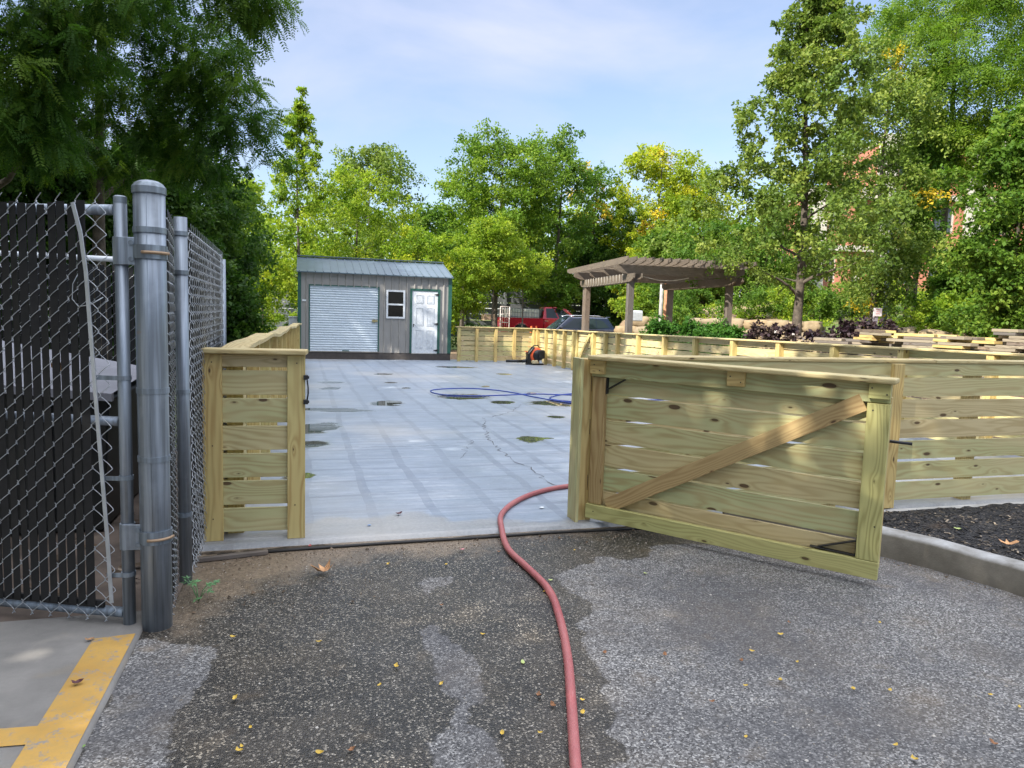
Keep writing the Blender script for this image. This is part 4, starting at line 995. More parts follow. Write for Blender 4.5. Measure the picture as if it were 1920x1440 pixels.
bt(1268, 45, 372, 150, 'broadleaf_tree', 'light green tree filling the gap under the autumn tree beside the big maple', 'round', n=90, cr=.75, per=220, size=.16, mat=L_LIGHT, h0=0, tr=.1)
bt(1165, 52, 372, 150, 'broadleaf_tree', 'mid-green tree filling the gap left of the autumn tree', 'round', n=90, cr=.8, per=220, size=.17, mat=L_MID, h0=0, tr=.1)
bt(985, 50, 385, 160, 'broadleaf_tree', 'light green tree under the tall trees behind the pickup truck', 'round', n=90, cr=.8, per=220, size=.17, mat=L_LIGHT, h0=0, tr=.1)
bt(830, 48, 425, 120, 'broadleaf_tree', 'light green tree filling the dip between the shed roof and the middle locust', 'round', n=80, cr=.8, per=220, size=.17, mat=L_LIGHT, h0=0, tr=.1)
bt(800, 38, 400, 120, 'broadleaf_tree', 'dim green tree between the shed roof and the middle locust', 'round', n=60, cr=.7, per=190, size=.15, mat=L_MID, h0=.05, tr=.1)
bt(1185, 40, 470, 150, 'small_tree', 'bright yellow-green small tree just above the pergola rafters', 'round', n=50, cr=.55, per=170, size=.13, mat=L_YELL, h0=.4, tr=.06)

# big maple, right middle, and its neighbours
bt(1487, 17.2, -14, 455, 'maple_tree', 'big maple with a straight dark trunk behind the right fence', 'cone', n=400, cr=.35, per=130, size=.088, mat=L_MAPLE, h0=.19, tr=.115, shell=.7, csd=.22)
bt(1628, 22.5, 95, 200, 'maple_tree', 'maple with loose branches right of the big maple, a yellow patch in its crown', 'round', n=150, cr=.55, per=165, size=.10, mat=L_MAPLE, h0=.13, tr=.10, two=(.045, L_GOLD))
for i, (u, z, vt, wd, hh) in enumerate([(1742, 25, -30, 250, .42), (1862, 23, -90, 300, .42)]):
    bt(u, z, vt, wd, 'locust_tree', ['tall feathery locust with a thick bare trunk before the brick building', 'tall feathery locust at the right edge, dark crooked limbs showing'][i], 'vase', n=72, cr=.64, per=75, size=.46, mat=L_LOC, leaf='smallfrond', h0=hh, tr=.16, flat=.4, csd=.2, stems=1)
bt(1703, 24, 250, 90, 'locust_tree', 'slim dark trunked tree just left of the thick bare trunk', 'round', n=50, cr=.55, per=150, size=.11, mat=L_MID, h0=.45, tr=.10)
bt(1688, 23, 330, 80, 'small_tree', 'slim tree with a leaning trunk between the sign post and the bare trunks', 'round', n=40, cr=.5, per=150, size=.11, mat=L_MID, h0=.4, tr=.07)
bt(1888, 13.6, 215, 200, 'hackberry_tree', 'leafy low-branched tree at the right edge, its thin trunk behind the fence', 'round', n=170, cr=.34, per=190, size=.082, mat=L_MID, h0=.13, tr=.055, csd=.2)
bt(1790, 19, 470, 150, 'small_tree', 'bright leafy bush tree between the bare trunks and the right edge tree', 'bush', n=90, cr=.42, per=170, size=.10, mat=L_MID, h0=.02, tr=.05)

# left: overhanging locusts and the dark wood behind the enclosure
loc = lambda u, z: tp(u, z)
def pxc(u, v, z, root, r):
    """crown cluster where the photograph shows one, at depth z, in the tree's own coordinates"""
    d = ray(u, v); p = Vector((0, 0, EYE))+d*(z/FPX); return (p.x-root[0], p.y-root[1], p.z-root[2], r)
def hang(root, pts, r, rep=4, js=.3, sd=3):
    rg = random.Random(sd); out = []
    for u, v, z in pts:
        for k in range(rep): 
            c = pxc(u, v, z, root, r*rg.uniform(.7, 1.2)); out.append((c[0]+rg.gauss(0, js), c[1]+rg.gauss(0, js), c[2]+rg.gauss(0, js*.7), c[3]))
    return out
lx = loc(188, 11.5); r0 = (*lx, terrain(*lx))
SHX = -48
big = [(430, 120, 9.6), (470, 90, 9.5), (490, 180, 9.6), (500, 225, 9.8), (505, 265, 9.8), (470, 150, 9.8), (385, 80, 9.6), (330, 60, 9.8), (395, 150, 10), (350, 130, 10), (300, 110, 10), (420, 200, 10), (395, 235, 10.2),
       (440, 260, 10.2), (430, 300, 10.3), (360, 200, 10.4), (330, 250, 10.5), (380, 290, 10.5), (300, 180, 10.4), (250, 150, 10.3), (250, 220, 10.5), (200, 130, 10.2), (290, 290, 10.8), (210, 270, 11), (150, 90, 9.8), (330, 20, 9.4), (230, 60, 9.6), (120, 170, 10.2), (160, 210, 10.6)]
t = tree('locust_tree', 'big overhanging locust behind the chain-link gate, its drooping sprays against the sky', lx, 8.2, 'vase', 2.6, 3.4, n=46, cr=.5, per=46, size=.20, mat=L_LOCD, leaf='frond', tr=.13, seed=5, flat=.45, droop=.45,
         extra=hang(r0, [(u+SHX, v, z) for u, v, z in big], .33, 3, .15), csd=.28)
lx = loc(-60, 8.0); r0 = (*lx, terrain(*lx))
near = [(20, 60, 6.5), (60, 20, 6.5), (110, 60, 6.8), (40, 130, 6.6), (80, 180, 6.8), (130, 130, 7), (20, 210, 6.6), (160, 30, 6.8), (220, 0, 7), (170, 90, 7), (300, -30, 7), (350, -50, 7.2), (440, -45, 7.4), (470, 5, 7.5), (455, -25, 7.5), (100, 220, 7), (60, 250, 7)]
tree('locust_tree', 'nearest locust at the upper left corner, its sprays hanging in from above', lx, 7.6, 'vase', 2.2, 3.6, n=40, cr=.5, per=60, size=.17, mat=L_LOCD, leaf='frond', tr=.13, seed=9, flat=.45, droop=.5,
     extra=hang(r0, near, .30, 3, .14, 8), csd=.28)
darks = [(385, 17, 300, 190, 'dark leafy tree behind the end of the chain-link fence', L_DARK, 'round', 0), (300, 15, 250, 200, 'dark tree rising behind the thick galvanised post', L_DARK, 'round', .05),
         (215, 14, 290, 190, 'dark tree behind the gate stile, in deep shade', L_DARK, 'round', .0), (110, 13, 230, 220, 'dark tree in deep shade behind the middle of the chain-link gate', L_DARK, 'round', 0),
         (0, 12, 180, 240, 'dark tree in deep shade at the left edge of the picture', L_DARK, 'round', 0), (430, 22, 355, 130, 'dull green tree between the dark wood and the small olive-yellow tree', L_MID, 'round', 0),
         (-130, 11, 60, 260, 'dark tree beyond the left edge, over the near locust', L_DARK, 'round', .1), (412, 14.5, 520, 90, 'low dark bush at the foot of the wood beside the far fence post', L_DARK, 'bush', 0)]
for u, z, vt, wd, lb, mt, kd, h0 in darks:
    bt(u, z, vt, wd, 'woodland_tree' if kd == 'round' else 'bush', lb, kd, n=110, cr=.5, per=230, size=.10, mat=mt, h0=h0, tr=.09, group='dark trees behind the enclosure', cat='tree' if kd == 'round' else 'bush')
# taller trees along the left side of the yard and behind the camera: they shade the slab and the forecourt
L_SH = L_LOCD
def shade(x, y, h, r, seed, label, h0=.12):
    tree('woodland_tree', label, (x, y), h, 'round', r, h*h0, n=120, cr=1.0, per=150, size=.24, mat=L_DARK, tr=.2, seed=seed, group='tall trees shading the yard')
for i, (x, y, h, r, lb) in enumerate([(-8.2, -9, 14, 3.4, 'tall tree far behind the camera on the left'), (-8.6, -5, 13.5, 3.2, 'tall tree behind the camera on the left'), (-7.6, -1.5, 13, 3.0, 'tall tree left of the concrete pad'),
        (-8.4, 2.2, 13.5, 3.2, 'tall tree left of the chain-link enclosure'), (-8.8, 6.0, 14, 3.3, 'tall tree left beyond the dark bin'), (-9.4, 10.0, 14, 3.3, 'tall tree outside the left edge, level with the near slab'),
        (-10.2, 13.8, 14.5, 3.4, 'tall tree outside the left edge, level with the middle of the slab'), (-11.4, 18.0, 14.5, 3.4, 'tall tree outside the left edge, level with the far slab')]):
    shade(x, y, h, r, 40+i, lb)

# ------------------------------------------------------------------ far woodland (one mass)
cs = []
for u in range(-300, 2400, 34):
    for k in range(6):
        z = 66+rng.uniform(-5, 8); x, y = tp(u+rng.uniform(-20, 20), z); g = terrain(x, y)
        top = 9.5+2.2*math.sin(u*.013)+1.5*math.sin(u*.041)+(3 if u < 450 else 0)
        cs.append((x, y, g+rng.uniform(.2, 1)*top, 1.7))
cs = np.array(cs); v, t = leaves_around(cs[:, :3], cs[:, 3], 90, .42, 'leaf', .8)
fo = foliage_object('woodland', v, t, L_LIGHT, None, (0, 0, 0)); tag(fo, 'distant belt of woods closing the view behind all the other trees', 'woods', kind='stuff')

# undergrowth on the bank
def bush(u, z, hgt, rad, mat, label, name='bush', group=None, n=26, per=150, size=.07, cat='bush', leaf='leaf', cr=.26, dx=0):
    x, y = tp(u, z); g = terrain(x, y)
    return tree(name, label, (x, y), hgt, 'bush', rad, .02, n=n, cr=cr, per=per, size=size, mat=mat, leaf=leaf, tr=.02, group=group, seed=int(u*3+z), cat=cat, shell=.5, csd=.2)
bk = [(1400, 30, 1.4, 1.6), (1470, 30, 1.2, 1.3), (1530, 29, 1.2, 1.4), (1590, 29, 1.4, 1.7), (1650, 29, 1.4, 1.7), (1800, 20, 1.2, 1.3), (1845, 16.5, .9, .9), (1770, 18, .8, .9), (1280, 31, 1.5, 1.5), (1225, 31, 1.6, 1.4), (1185, 31, 1.3, 1.0), (1260, 29, .9, 1.1)]
for i, (u, z, h, r) in enumerate(bk):
    bush(u, z, h, r, L_LIGHT if i % 3 == 1 else L_MID, 'leafy green undergrowth bush on the bank behind the right fence and pergola', group='undergrowth bushes on the bank', n=34, cr=.36, per=150, size=.09)
mb_c = []
for i in range(1700):
    x = rng.uniform(12, 34); y = rng.uniform(10, 34); d = x-x_edge(y)
    if d < 6.5+rng.uniform(0, 2.5) and not (y > 23.5 and (x-12.75)*.737+(y-27.4)*.675 > 1.2 and d > .8): continue
    mb_c.append((x, y, terrain(x, y)+.08, rng.uniform(.15, .32)))
A = np.array(mb_c); v, t = leaves_around(A[:, :3], A[:, 3], 34, .10, 'leaf', .5, droop=0, csd=.25)
tag(foliage_object('ground_cover', v, t, L_LIGHT, None, (0, 0, 0)), 'bright green weeds and grass covering the top of the bank', 'ground cover', kind='stuff')
# weeds and plants on the ground near the plank fence
for i, (u, z) in enumerate([(890, 31), (868, 30.5)]):
    bush(u, z, 1.1, .8, L_DARK, 'low dark juniper in front of the grey plank fence by the trailer', group='dark low shrubs before the plank fence', n=16, cr=.3, per=120)
bush(540, 27, .9, .9, L_DARK, 'low dark shrub beside the left wall of the shed', n=16, cr=.3, per=120)
bush(497, 27, .8, .8, L_LIGHT, 'low bright shrub under the small olive-yellow tree', n=16, cr=.3, per=120)

# junipers behind the fence
for i, (u, z, r) in enumerate([(1240, 17.6, .50), (1290, 17.0, .55), (1338, 16.6, .60), (1372, 16.2, .5)]):
    x, y = tp(u, z)
    tree('juniper', 'low spreading bright green juniper behind the right fence under the pergola', (x, y), EYE+(598-[601, 600, 603, 612][i])*z/FPX-terrain(x, y), 'bush', r*1.45, .02, n=60, cr=.18, per=190, size=.055, mat=L_JUN, tr=.02, group='junipers under the pergola', seed=60+i, cat='shrub', csd=.2)
# purple groundcover
for i, (u, z, r, h) in enumerate([(1415, 15.2, .5, .35), (1450, 14.8, .5, .35), (1505, 14.2, .55, .35), (1545, 13.8, .5, .3), (1585, 13.6, .4, .42), (1618, 13.3, .45, .55), (1655, 13.2, .45, .5), (1480, 14.6, .45, .3)]):
    x, y = tp(u, z)
    tree('purple_plant', 'low plant with dark purple leaves in the stony bed behind the right fence', (x, y), EYE+(605-[614, 613, 616, 617, 600, 594, 598, 612][i])*z/FPX-terrain(x, y), 'bush', r*.8, .02, n=30, cr=.11, per=30, size=.085, mat=L_PURP, tr=.012, group='dark purple plants in the stony bed', seed=80+i, cat='plant', csd=.25)

# ------------------------------------------------------------------ stones
STONE = Mat('sandstone'); o_ = STONE.obj(); n_ = STONE.noise(o_, 2.3, 6, .65); rt_ = STONE.n('ObjectInfo').outputs['Random']
STONE.set(STONE.mix(STONE.math('MULTIPLY', rt_, .6), STONE.ramp(n_, [(.3, (.17, .12, .062)), (.6, (.28, .205, .115)), (.75, (.34, .27, .17))]), (.19, .165, .12, 1)), .9).bump(n_, .6, .05); STONE = STONE.m
def rock_mesh(name, sx, sy_, sz, seed, blocky=.6):
    rg = random.Random(seed); n = 5; v = []; f = []; idx = {}
    bm_v = []
    def key(p): return tuple(round(a, 4) for a in p)
    for ax in range(3):
        for sg in (-1, 1):
            for i in range(n):
                for j in range(n):
                    q = []
                    for a, b in ((i, j), (i+1, j), (i+1, j+1), (i, j+1)):
                        p = [0, 0, 0]; p[ax] = sg; p[(ax+1) % 3] = -1+2*a/n; p[(ax+2) % 3] = -1+2*b/n
                        k = key(p)
                        if k not in idx: idx[k] = len(v); v.append(p)
                        q.append(idx[k])
                    f.append(q if sg > 0 else q[::-1])
    ph = [rg.uniform(0, 6) for _ in range(6)]; out = []
    for p in v:
        V = Vector(p); s = V.normalized(); V = V*blocky+s*(1-blocky)*1.2
        k = 1+.10*math.sin(3*p[0]+ph[0]+2*p[1])+.08*math.sin(4*p[1]+ph[1]-3*p[2])+.05*math.sin(7*p[2]+ph[2]+5*p[0])
        out.append((V.x*sx*k, V.y*sy_*k, V.z*sz*(1+.08*math.sin(2*p[0]+ph[3]))))
    me = bpy.data.meshes.new(name); me.from_pydata(out, [], f); me.materials.append(STONE); me.polygons.foreach_set('use_smooth', [True]*len(f)); me.update()
    return me
RM = [rock_mesh('stone_block', .5, .36, .27, i, .8) for i in range(5)]; RR = [rock_mesh('rock', .5, .4, .24, 20+i, .45) for i in range(5)]
def put(me, name, x, y, z, sc, rz, label, cat, group, tilt=0):
    o = bpy.data.objects.new(name, me); S.collection.objects.link(o); o.location = (x, y, z); o.rotation_euler = (tilt, tilt*.5, rz); o.scale = sc
    return tag(o, label, cat, group)
wa, wb = Vector((12.60, 27.3, 0)), Vector((17.6, 21.8, 0)); d = (wb-wa); L = d.length; d.normalize(); az = math.atan2(d.y, d.x)
gw = 'stacked blocks of the stone retaining wall'
for row in range(4):
    s = -.1+.35*(row % 2)+.3*(row > 2)
    while s < L:
        wl = random.uniform(.5, .95); p = wa+d*(s+wl/2)
        z = -.22+.40*row
        put(random.choice(RM), 'stone_block', p.x+.12*row, p.y+.16*row, z+.22+random.uniform(-.02, .02), (wl/1.02, 1, .78), az+random.uniform(-.08, .08), 'rough tan sandstone block in the retaining wall behind the parked cars and pergola', 'stone block', gw); s += wl+.02
gr_ = 'loose rocks on the bank'
for i in range(70):
    u = random.uniform(1290, 1760); z = random.uniform(14.5, 22); x, y = tp(u, z); d_ = x-x_edge(y)
    if d_ < 2.0: continue
    sc = random.uniform(.25, .85)
    put(random.choice(RR), 'rock', x, y, terrain(x, y)+.05*sc, (sc*1.3, sc, sc), random.uniform(0, 6), 'tan rock lying on the bare soil of the bank behind the right fence', 'rock', gr_, random.uniform(-.2, .2))

# ------------------------------------------------------------------ grey plank fence behind
pf = thing('plank_fence', 'tall weathered grey fence of wide horizontal planks behind the shed and trailer', 'fence', (-14, 46.5, -.2))
mb = MB(); g0 = -.3
for k in range(8):
    for i in range(12):
        x0 = -15+i*2.8; mb.plank((x0, 46.5-.03*(k % 2), g0+.2+.40*k), (x0+2.79, 46.5-.03*(k % 2), g0+.2+.40*k), (0, 0, 1), .35, .06, random.random())
mb.build('planks', W_GREY, pf)
for i in range(13):
    mb = MB(); mb.plank((-15+i*2.8, 46.38, g0-.1), (-15+i*2.8, 46.38, g0+3.3), (1, 0, 0), .16, .12, .5); mb.build('post', W_GREY, pf)

# ------------------------------------------------------------------ pergola
px0, px1, py0, py1 = 8.30, 11.12, 17.35, 21.4; pt = 2.47
pg = thing('pergola', 'weathered timber pergola behind the right side fence', 'pergola', ((px0+px1)/2, (py0+py1)/2, terrain(px0, py0)))
for x, y in ((px0, py0), (px1, py0), (px0, py1), (px1, py1), (px0+.28, py1+1.15)):
    mb = MB(); zb_ = terrain(x, y)-.5; mb.plank((x, y, zb_), (x, y, pt+(.22 if y > py1 else 0)), (1, 0, 0), .165, .165, random.random()); mb.build('post', W_OLDP, pg, bevel=.008)
def beam(mb, a, b, h, t, cut=.22, tint=.5):
    """beam along a-b with tapered lower corners at both ends"""
    a = Vector(a); b = Vector(b); d = (b-a); L = d.length; d.normalize(); s = Vector((-d.y, d.x, 0)).normalized()
    prof = [(0, h*.45), (0, h), (L, h), (L, h*.45), (L-cut*.5, h*.12), (L-cut, 0), (cut, 0), (cut*.5, h*.12)]
    n = len(mb.v); ou, ov = random.uniform(0, 30), random.uniform(0, 30)
    for k in (-.5, .5):
        for q, z in prof: mb.v.append(a+d*q+s*(t*k)+Vector((0, 0, z)))
    m = len(prof)
    mb.face([n+i for i in range(m)], [(ou+q, ov+z) for q, z in prof], tint); mb.face([n+m+i for i in reversed(range(m))], [(ou+prof[i][0], ov+prof[i][1]) for i in reversed(range(m))], tint)
    for i in range(m):
        j = (i+1) % m; mb.face([n+j, n+i, n+m+i, n+m+j], [(ou+prof[j][0], ov), (ou+prof[i][0], ov), (ou+prof[i][0], ov+t), (ou+prof[j][0], ov+t)], tint)
for x in (px0, px1):
    for s in (-.105, .105):
        mb = MB(); beam(mb, (x+s, py0-.55, pt-.19), (x+s, py1+.45, pt-.19), .21, .045, .3, random.random()); mb.build('side_beam', W_OLD, pg)
for y in (py0, py1):
    for s in (-.06, .06):
        mb = MB(); beam(mb, (px0-.45, y+s, pt+.022), (px1+.38, y+s, pt+.022), .235, .045, .3, random.random()); mb.build('cross_beam', W_OLD, pg)
for y in (py0+1.4, py0+2.8):
    mb = MB(); beam(mb, (px0-.3, y, pt+.022), (px1+.3, y, pt+.022), .20, .045, .25, .3); mb.build('cross_beam', W_OLD, pg)
nr = 16
for i in range(nr):
    x = px0-.36+(px1-px0+.70)*i/(nr-1)
    mb = MB(); beam(mb, (x, py0-.75, pt+.262), (x, py1+1.2, pt+.262+random.uniform(-.015, .01)), .165, .040, .55, random.random()); mb.build('rafter', W_OLD, pg)
mb = MB(); mb.tube([(px0+.30+.11*k, py0-.02+.02*math.sin(k*2), pt-.02-.10*math.sin(PI*k/12)) for k in range(13)], .011, 5); mb.build('hanging_cord', simple('pale_cord', (.5, .46, .38), .8), pg)
mb = MB()
for k in range(14):
    y = py0+.2+k*.27; mb.tube([(px0-.14, y, pt-.21), (px0-.145, y+.05, pt+.03), (px0+.0, y+.08, pt+.035), (px0-.14, y+.16, pt-.21)], .009, 4)
mb.build('light_string', simple('pale_cord_wrap', (.38, .35, .30), .8), pg)
pg.location = pg.location+Vector((.203, -.155, 0)); pg.rotation_euler = (0, 0, math.radians(-6))
vn = hang((px0, py0, 0), [(1380, 498, 20.2), (1350, 505, 19.8), (1320, 500, 19.6), (1395, 515, 20.2), (1300, 520, 21), (1360, 535, 20.5)], .22, 3, .12, 5)
cs_ = np.array([(a+px0, b+py0, c, r) for a, b, c, r in vn]); v, t = leaves_around(cs_[:, :3], cs_[:, 3], 60, .09, 'leaf', .8)
tag(foliage_object('vine', v, t, L_MID, None, tuple(cs_[0, :3])), 'green leafy vine hanging over the right end of the pergola', 'vine')['group'] = 'vine on the pergola'

# ------------------------------------------------------------------ posts, sign, lamp, box
def simple_post(name, label, cat, u, z, vt, r, mat, cap=None):
    x, y = tp(u, z); g = terrain(x, y); top = EYE+(590+(u-960)*.03-vt)*z/FPX
    t = thing(name, label, cat, (x, y, g)); mb = MB(); mb.tube([(x, y, g-.1), (x, y, (g+top)/2), (x, y, top)], [r*1.05, r, r*.95], 12); mb.build('pole', mat, t); return t, x, y, top
t, x, y, top = simple_post('timber_post', 'reddish brown timber post on the bank behind the pergola', 'post', 1243, 25.5, 523, .10, simple('reddish_timber', (.36, .17, .085), .8, 0, .3, 6))
mb = MB(); mb.lathe([(.11, top-.02), (.11, top+.02), (.03, top+.05)], (x, y, 0), 12); mb.build('cap', W_OLD, t)
t, x, y, top = simple_post('timber_post', 'thin grey post just left of the reddish post', 'post', 1233, 27.5, 533, .07, simple('grey_timber_post', (.30, .29, .27), .8, 0, .3, 6))
mb = MB(); mb.lathe([(.075, top-.02), (.075, top+.01), (.02, top+.03)], (x, y, 0), 12); mb.build('cap', W_OLD, t)
x, y = tp(1630, 16.5); g = terrain(x, y); st = thing('sign_post', 'grey post with a small pale pink sign on the bank behind the right fence', 'sign', (x, y, g))
mb = MB(); mb.plank((x, y, g-.1), (x+.06, y, g+.95), (1, 0, 0), .085, .085, .5); mb.build('post', simple('grey_painted_post', (.24, .21, .24), .7), st)
mb = MB(); mb.box((x-.06, y-.062, g+.80), (x+.17, y-.045, g+.99)); sg = mb.build('sign_plate', simple('pale_pink_sign', (.72, .62, .63), .5), st, bevel=.004)
mb = MB()
for k, wd in enumerate((.13, .10, .12)):
    mb.box((x+.055-wd/2, y-.0655, g+.945-.045*k), (x+.055+wd/2, y-.0625, g+.957-.045*k))
mb.build('print_lines', simple('faded_red_print', (.45, .16, .16), .6), sg)
x, y = tp(1650, 25.5); g = terrain(x, y); lp = thing('lamp_post', 'grey lamp post half hidden in the leaves right of the big maple', 'lamp post', (x, y, g)); lt = EYE+(611-362)*25.5/FPX
mb = MB(); mb.tube([(x, y, g), (x, y, g+2.5), (x, y, lt)], [.09, .075, .06], 12); mb.build('pole', GALV_D, lp)
mb = MB(); mb.tube([(x, y, lt-.1), (x-.35, y-.05, lt-.02)], .03, 8); mb.build('arm', GALV_D, lp)
mb = MB(); mb.prism([(-.75, 0), (-.30, -.02), (-.26, .06), (-.42, .13), (-.68, .09)], (x, y-.15, lt-.08), (1, 0, 0), (0, 0, 1), (0, .24, 0)); mb.build('lamp_head', simple('grey_lamp_housing', (.42, .43, .45), .4), lp, bevel=.02)
x, y = tp(1187, 26.6); ub = thing('meter_box', 'pale grey box on the stone wall just right of the front left pergola post', 'box', (x, y, 1.0))
mb = MB(); mb.box((x-.22, y-.15, 1.22), (x+.22, y+.15, 1.62)); mb.build('case', simple('light_grey_box', (.52, .55, .56), .4), ub, bevel=.03)
mb = MB(); mb.box((x-.2, y-.165, 1.25), (x+.2, y-.152, 1.55)); mb.build('door', simple('light_grey_box_door', (.46, .50, .52), .4), ub, bevel=.01)

# ------------------------------------------------------------------ brick building beyond the trees
bx, by = tp(1840, 44); g = terrain(bx, by)-1
bd = thing('brick_building', 'tall red brick building with pale concrete bands behind the trees on the right', 'building', (bx, by, g))
BR = Mat('red_brick'); bt_ = BR.n('TexBrick', {'Vector': BR.n('Mapping', {'Vector': BR.obj(), 'Rotation': (PI/2, 0, 0)}).outputs[0], 'Color1': (.33, .10, .05, 1), 'Color2': (.40, .13, .07, 1), 'Mortar': (.45, .38, .32, 1), 'Scale': 5., 'Mortar Size': .012})
BR.set(bt_.outputs[0], .85); BR = BR.m
CRM = simple('pale_concrete_band', (.42, .39, .34), .8); GLB = Mat('building_glass'); GLB.set((.05, .06, .07), .1); GLB = GLB.m
ux = Vector((math.cos(YAW), -math.sin(YAW), 0)); uy = Vector((math.sin(YAW), math.cos(YAW), 0)); Bo = Vector((bx, by, g))
def bbox(mb, x0, x1, y0, y1, z0, z1): mb.prism([(x0, y0), (x1, y0), (x1, y1), (x0, y1)], Bo+Vector((0, 0, z0)), ux, uy, (0, 0, z1-z0))
fl = 3.15; nf = 6; x0 = -11.0; x1 = 14
steps = [(-11.0, 3), (-5.6, 4), (1.0, nf)]
mb = MB()
edges = [-11.0, -7.0, -1.6, 4.2, 9.5, 14.0]; tops = [2, 3, 3, 4, 5]
for (a, b), n_f in zip(zip(edges, edges[1:]), tops):
    for k in range(6):
        z0 = k*fl+1.0; 
        if k >= n_f: break
        bbox(mb, a, b, 0, 8, k*fl, k*fl+1.0)                       # spandrel
        bbox(mb, a, a+.9, 0, 8, k*fl+1.0, k*fl+2.6); bbox(mb, b-.9, b, 0, 8, k*fl+1.0, k*fl+2.6)
        bbox(mb, (a+b)/2-.5, (a+b)/2+.5, 0, 8, k*fl+1.0, k*fl+2.6); bbox(mb, a, b, 0, 8, k*fl+2.6, k*fl+fl)
mb.build('wall', BR, bd)
for a, b, n_f in zip(edges, edges[1:], tops):
    for k in range(6):
        if k >= n_f: break
        mb = MB(); bbox(mb, a-.2, b+.2, -.28, -.01, k*fl+fl-.28, k*fl+fl+.06); mb.build('concrete_band', CRM, bd)
        for p, q in ((a+.9, (a+b)/2-.5), ((a+b)/2+.5, b-.9)):
            mb = MB(); bbox(mb, p, q, .22, .30, k*fl+1.0, k*fl+2.6); wnd = mb.build('window', GLB, bd)
            mb = MB(); bbox(mb, p, p+.07, .10, .21, k*fl+1.0, k*fl+2.6); bbox(mb, q-.07, q, .10, .21, k*fl+1.0, k*fl+2.6); bbox(mb, (p+q)/2-.04, (p+q)/2+.04, .10, .21, k*fl+1.0, k*fl+2.6); mb.build('frame', CRM, wnd)
    mb = MB(); h_ = n_f*fl; bbox(mb, a-.55, a+.55, -.55, -.285, 0, h_+.3); mb.build('pilaster', CRM, bd)
mb = MB()
for a, b, n_f in zip(edges, edges[1:], tops):
    h_ = n_f*fl; bbox(mb, a-.1, b+.1, -.35, 8.2, h_+.065, h_+.4)
mb.build('roof', CRM, bd)

# ------------------------------------------------------------------ vehicles
def paint(name, col, rough=.18):
    m = Mat(name); m.set(col, rough, .25); m.b.inputs['Coat Weight'].default_value = .8; m.b.inputs['Coat Roughness'].default_value = .05; return m.m
CARG = Mat('car_glass'); CARG.set((.02, .03, .035), .03); CARG = CARG.m
TYRE = simple('tyre_rubber', (.015, .015, .015), .8); RIM = simple('alloy_rim', (.45, .46, .48), .3, .8); TAIL = Mat('tail_light_red'); TAIL.set((.55, .01, .01), .15); TAIL = TAIL.m
CHROME = simple('chrome', (.7, .7, .72), .15, 1.); TRIM = simple('black_car_trim', (.02, .02, .022), .5)
def side_profile(mb, pts, hw, crown=.06, z_of=None):
    """car body from its side outline, tucked in towards the sides in five slices"""
    n = len(pts); cx = sum(p[0] for p in pts)/n; cz = sum(p[1] for p in pts)/n; sl = [(-1, .955), (-.93, .99), (0, 1), (.93, .99), (1, .955)]
    b = len(mb.v)
    for y, k in sl:
        for x, z in pts: mb.v.append(Vector((cx+(x-cx)*(k if abs(x-cx) > 0 else 1), y*hw, cz+(z-cz)*k)))
    mb.face([b+i for i in reversed(range(n))]); mb.face([b+4*n+i for i in range(n)])
    for s in range(4):
        for i in range(n):
            j = (i+1) % n; mb.face([b+s*n+i, b+s*n+j, b+(s+1)*n+j, b+(s+1)*n+i], None, .5, True)
def cabin(mb, xb0, xb1, zb, wb, xt0, xt1, zt, wt):
    v = [(xb0, -wb, zb), (xb1, -wb, zb), (xb1, wb, zb), (xb0, wb, zb), (xt0, -wt, zt), (xt1, -wt, zt), (xt1, wt, zt), (xt0, wt, zt)]
    n = len(mb.v); mb.v += [Vector(p) for p in v]
    for f in [(0, 1, 5, 4), (1, 2, 6, 5), (2, 3, 7, 6), (3, 0, 4, 7), (4, 5, 6, 7)]: mb.face([n+i for i in f])
    def P(side, s, t, off=.012):
        """point on a cabin face; s along, t up"""
        q = {'R': (0, 1, 5, 4), 'L': (3, 2, 6, 7), 'F': (1, 2, 6, 5), 'B': (0, 3, 7, 4)}[side]
        a, b_, c, e = [Vector(v[i]) for i in q]; p = (a.lerp(b_, s)).lerp(e.lerp(c, s), t); nr = (b_-a).cross(e-a).normalized()
        cen = Vector(((xb0+xb1)/2, 0, zb)); 
        if nr.dot(p-cen) < 0: nr = -nr
        return p+nr*off
    return P
def winq(P, side, pts, parent, name='window', mat=None):
    mb = MB(); n = len(mb.v)
    for s, t in pts: mb.v.append(P(side, s, t))
    mb.face([n+i for i in range(len(pts))]); return mb.build(name, mat or CARG, parent)
def wheel(root, x, y, r, wd):
    s = 1 if y > 0 else -1
    mb = MB(); mb.lathe([(r*.62, y-wd/2), (r*.93, y-wd/2), (r, y-wd*.3), (r, y+wd*.3), (r*.93, y+wd/2), (r*.62, y+wd/2)], (x, 0, r), 24, axis='Y'); w_ = mb.build('wheel', TYRE, root)
    mb = MB(); yy = y+s*wd*.42
    mb.lathe([(r*.62, yy-.02*s), (r*.60, yy), (r*.2, yy+.01*s), (.01, yy+.02*s)], (x, 0, r), 20, axis='Y'); mb.build('rim', RIM, w_)
class CarRoot: pass
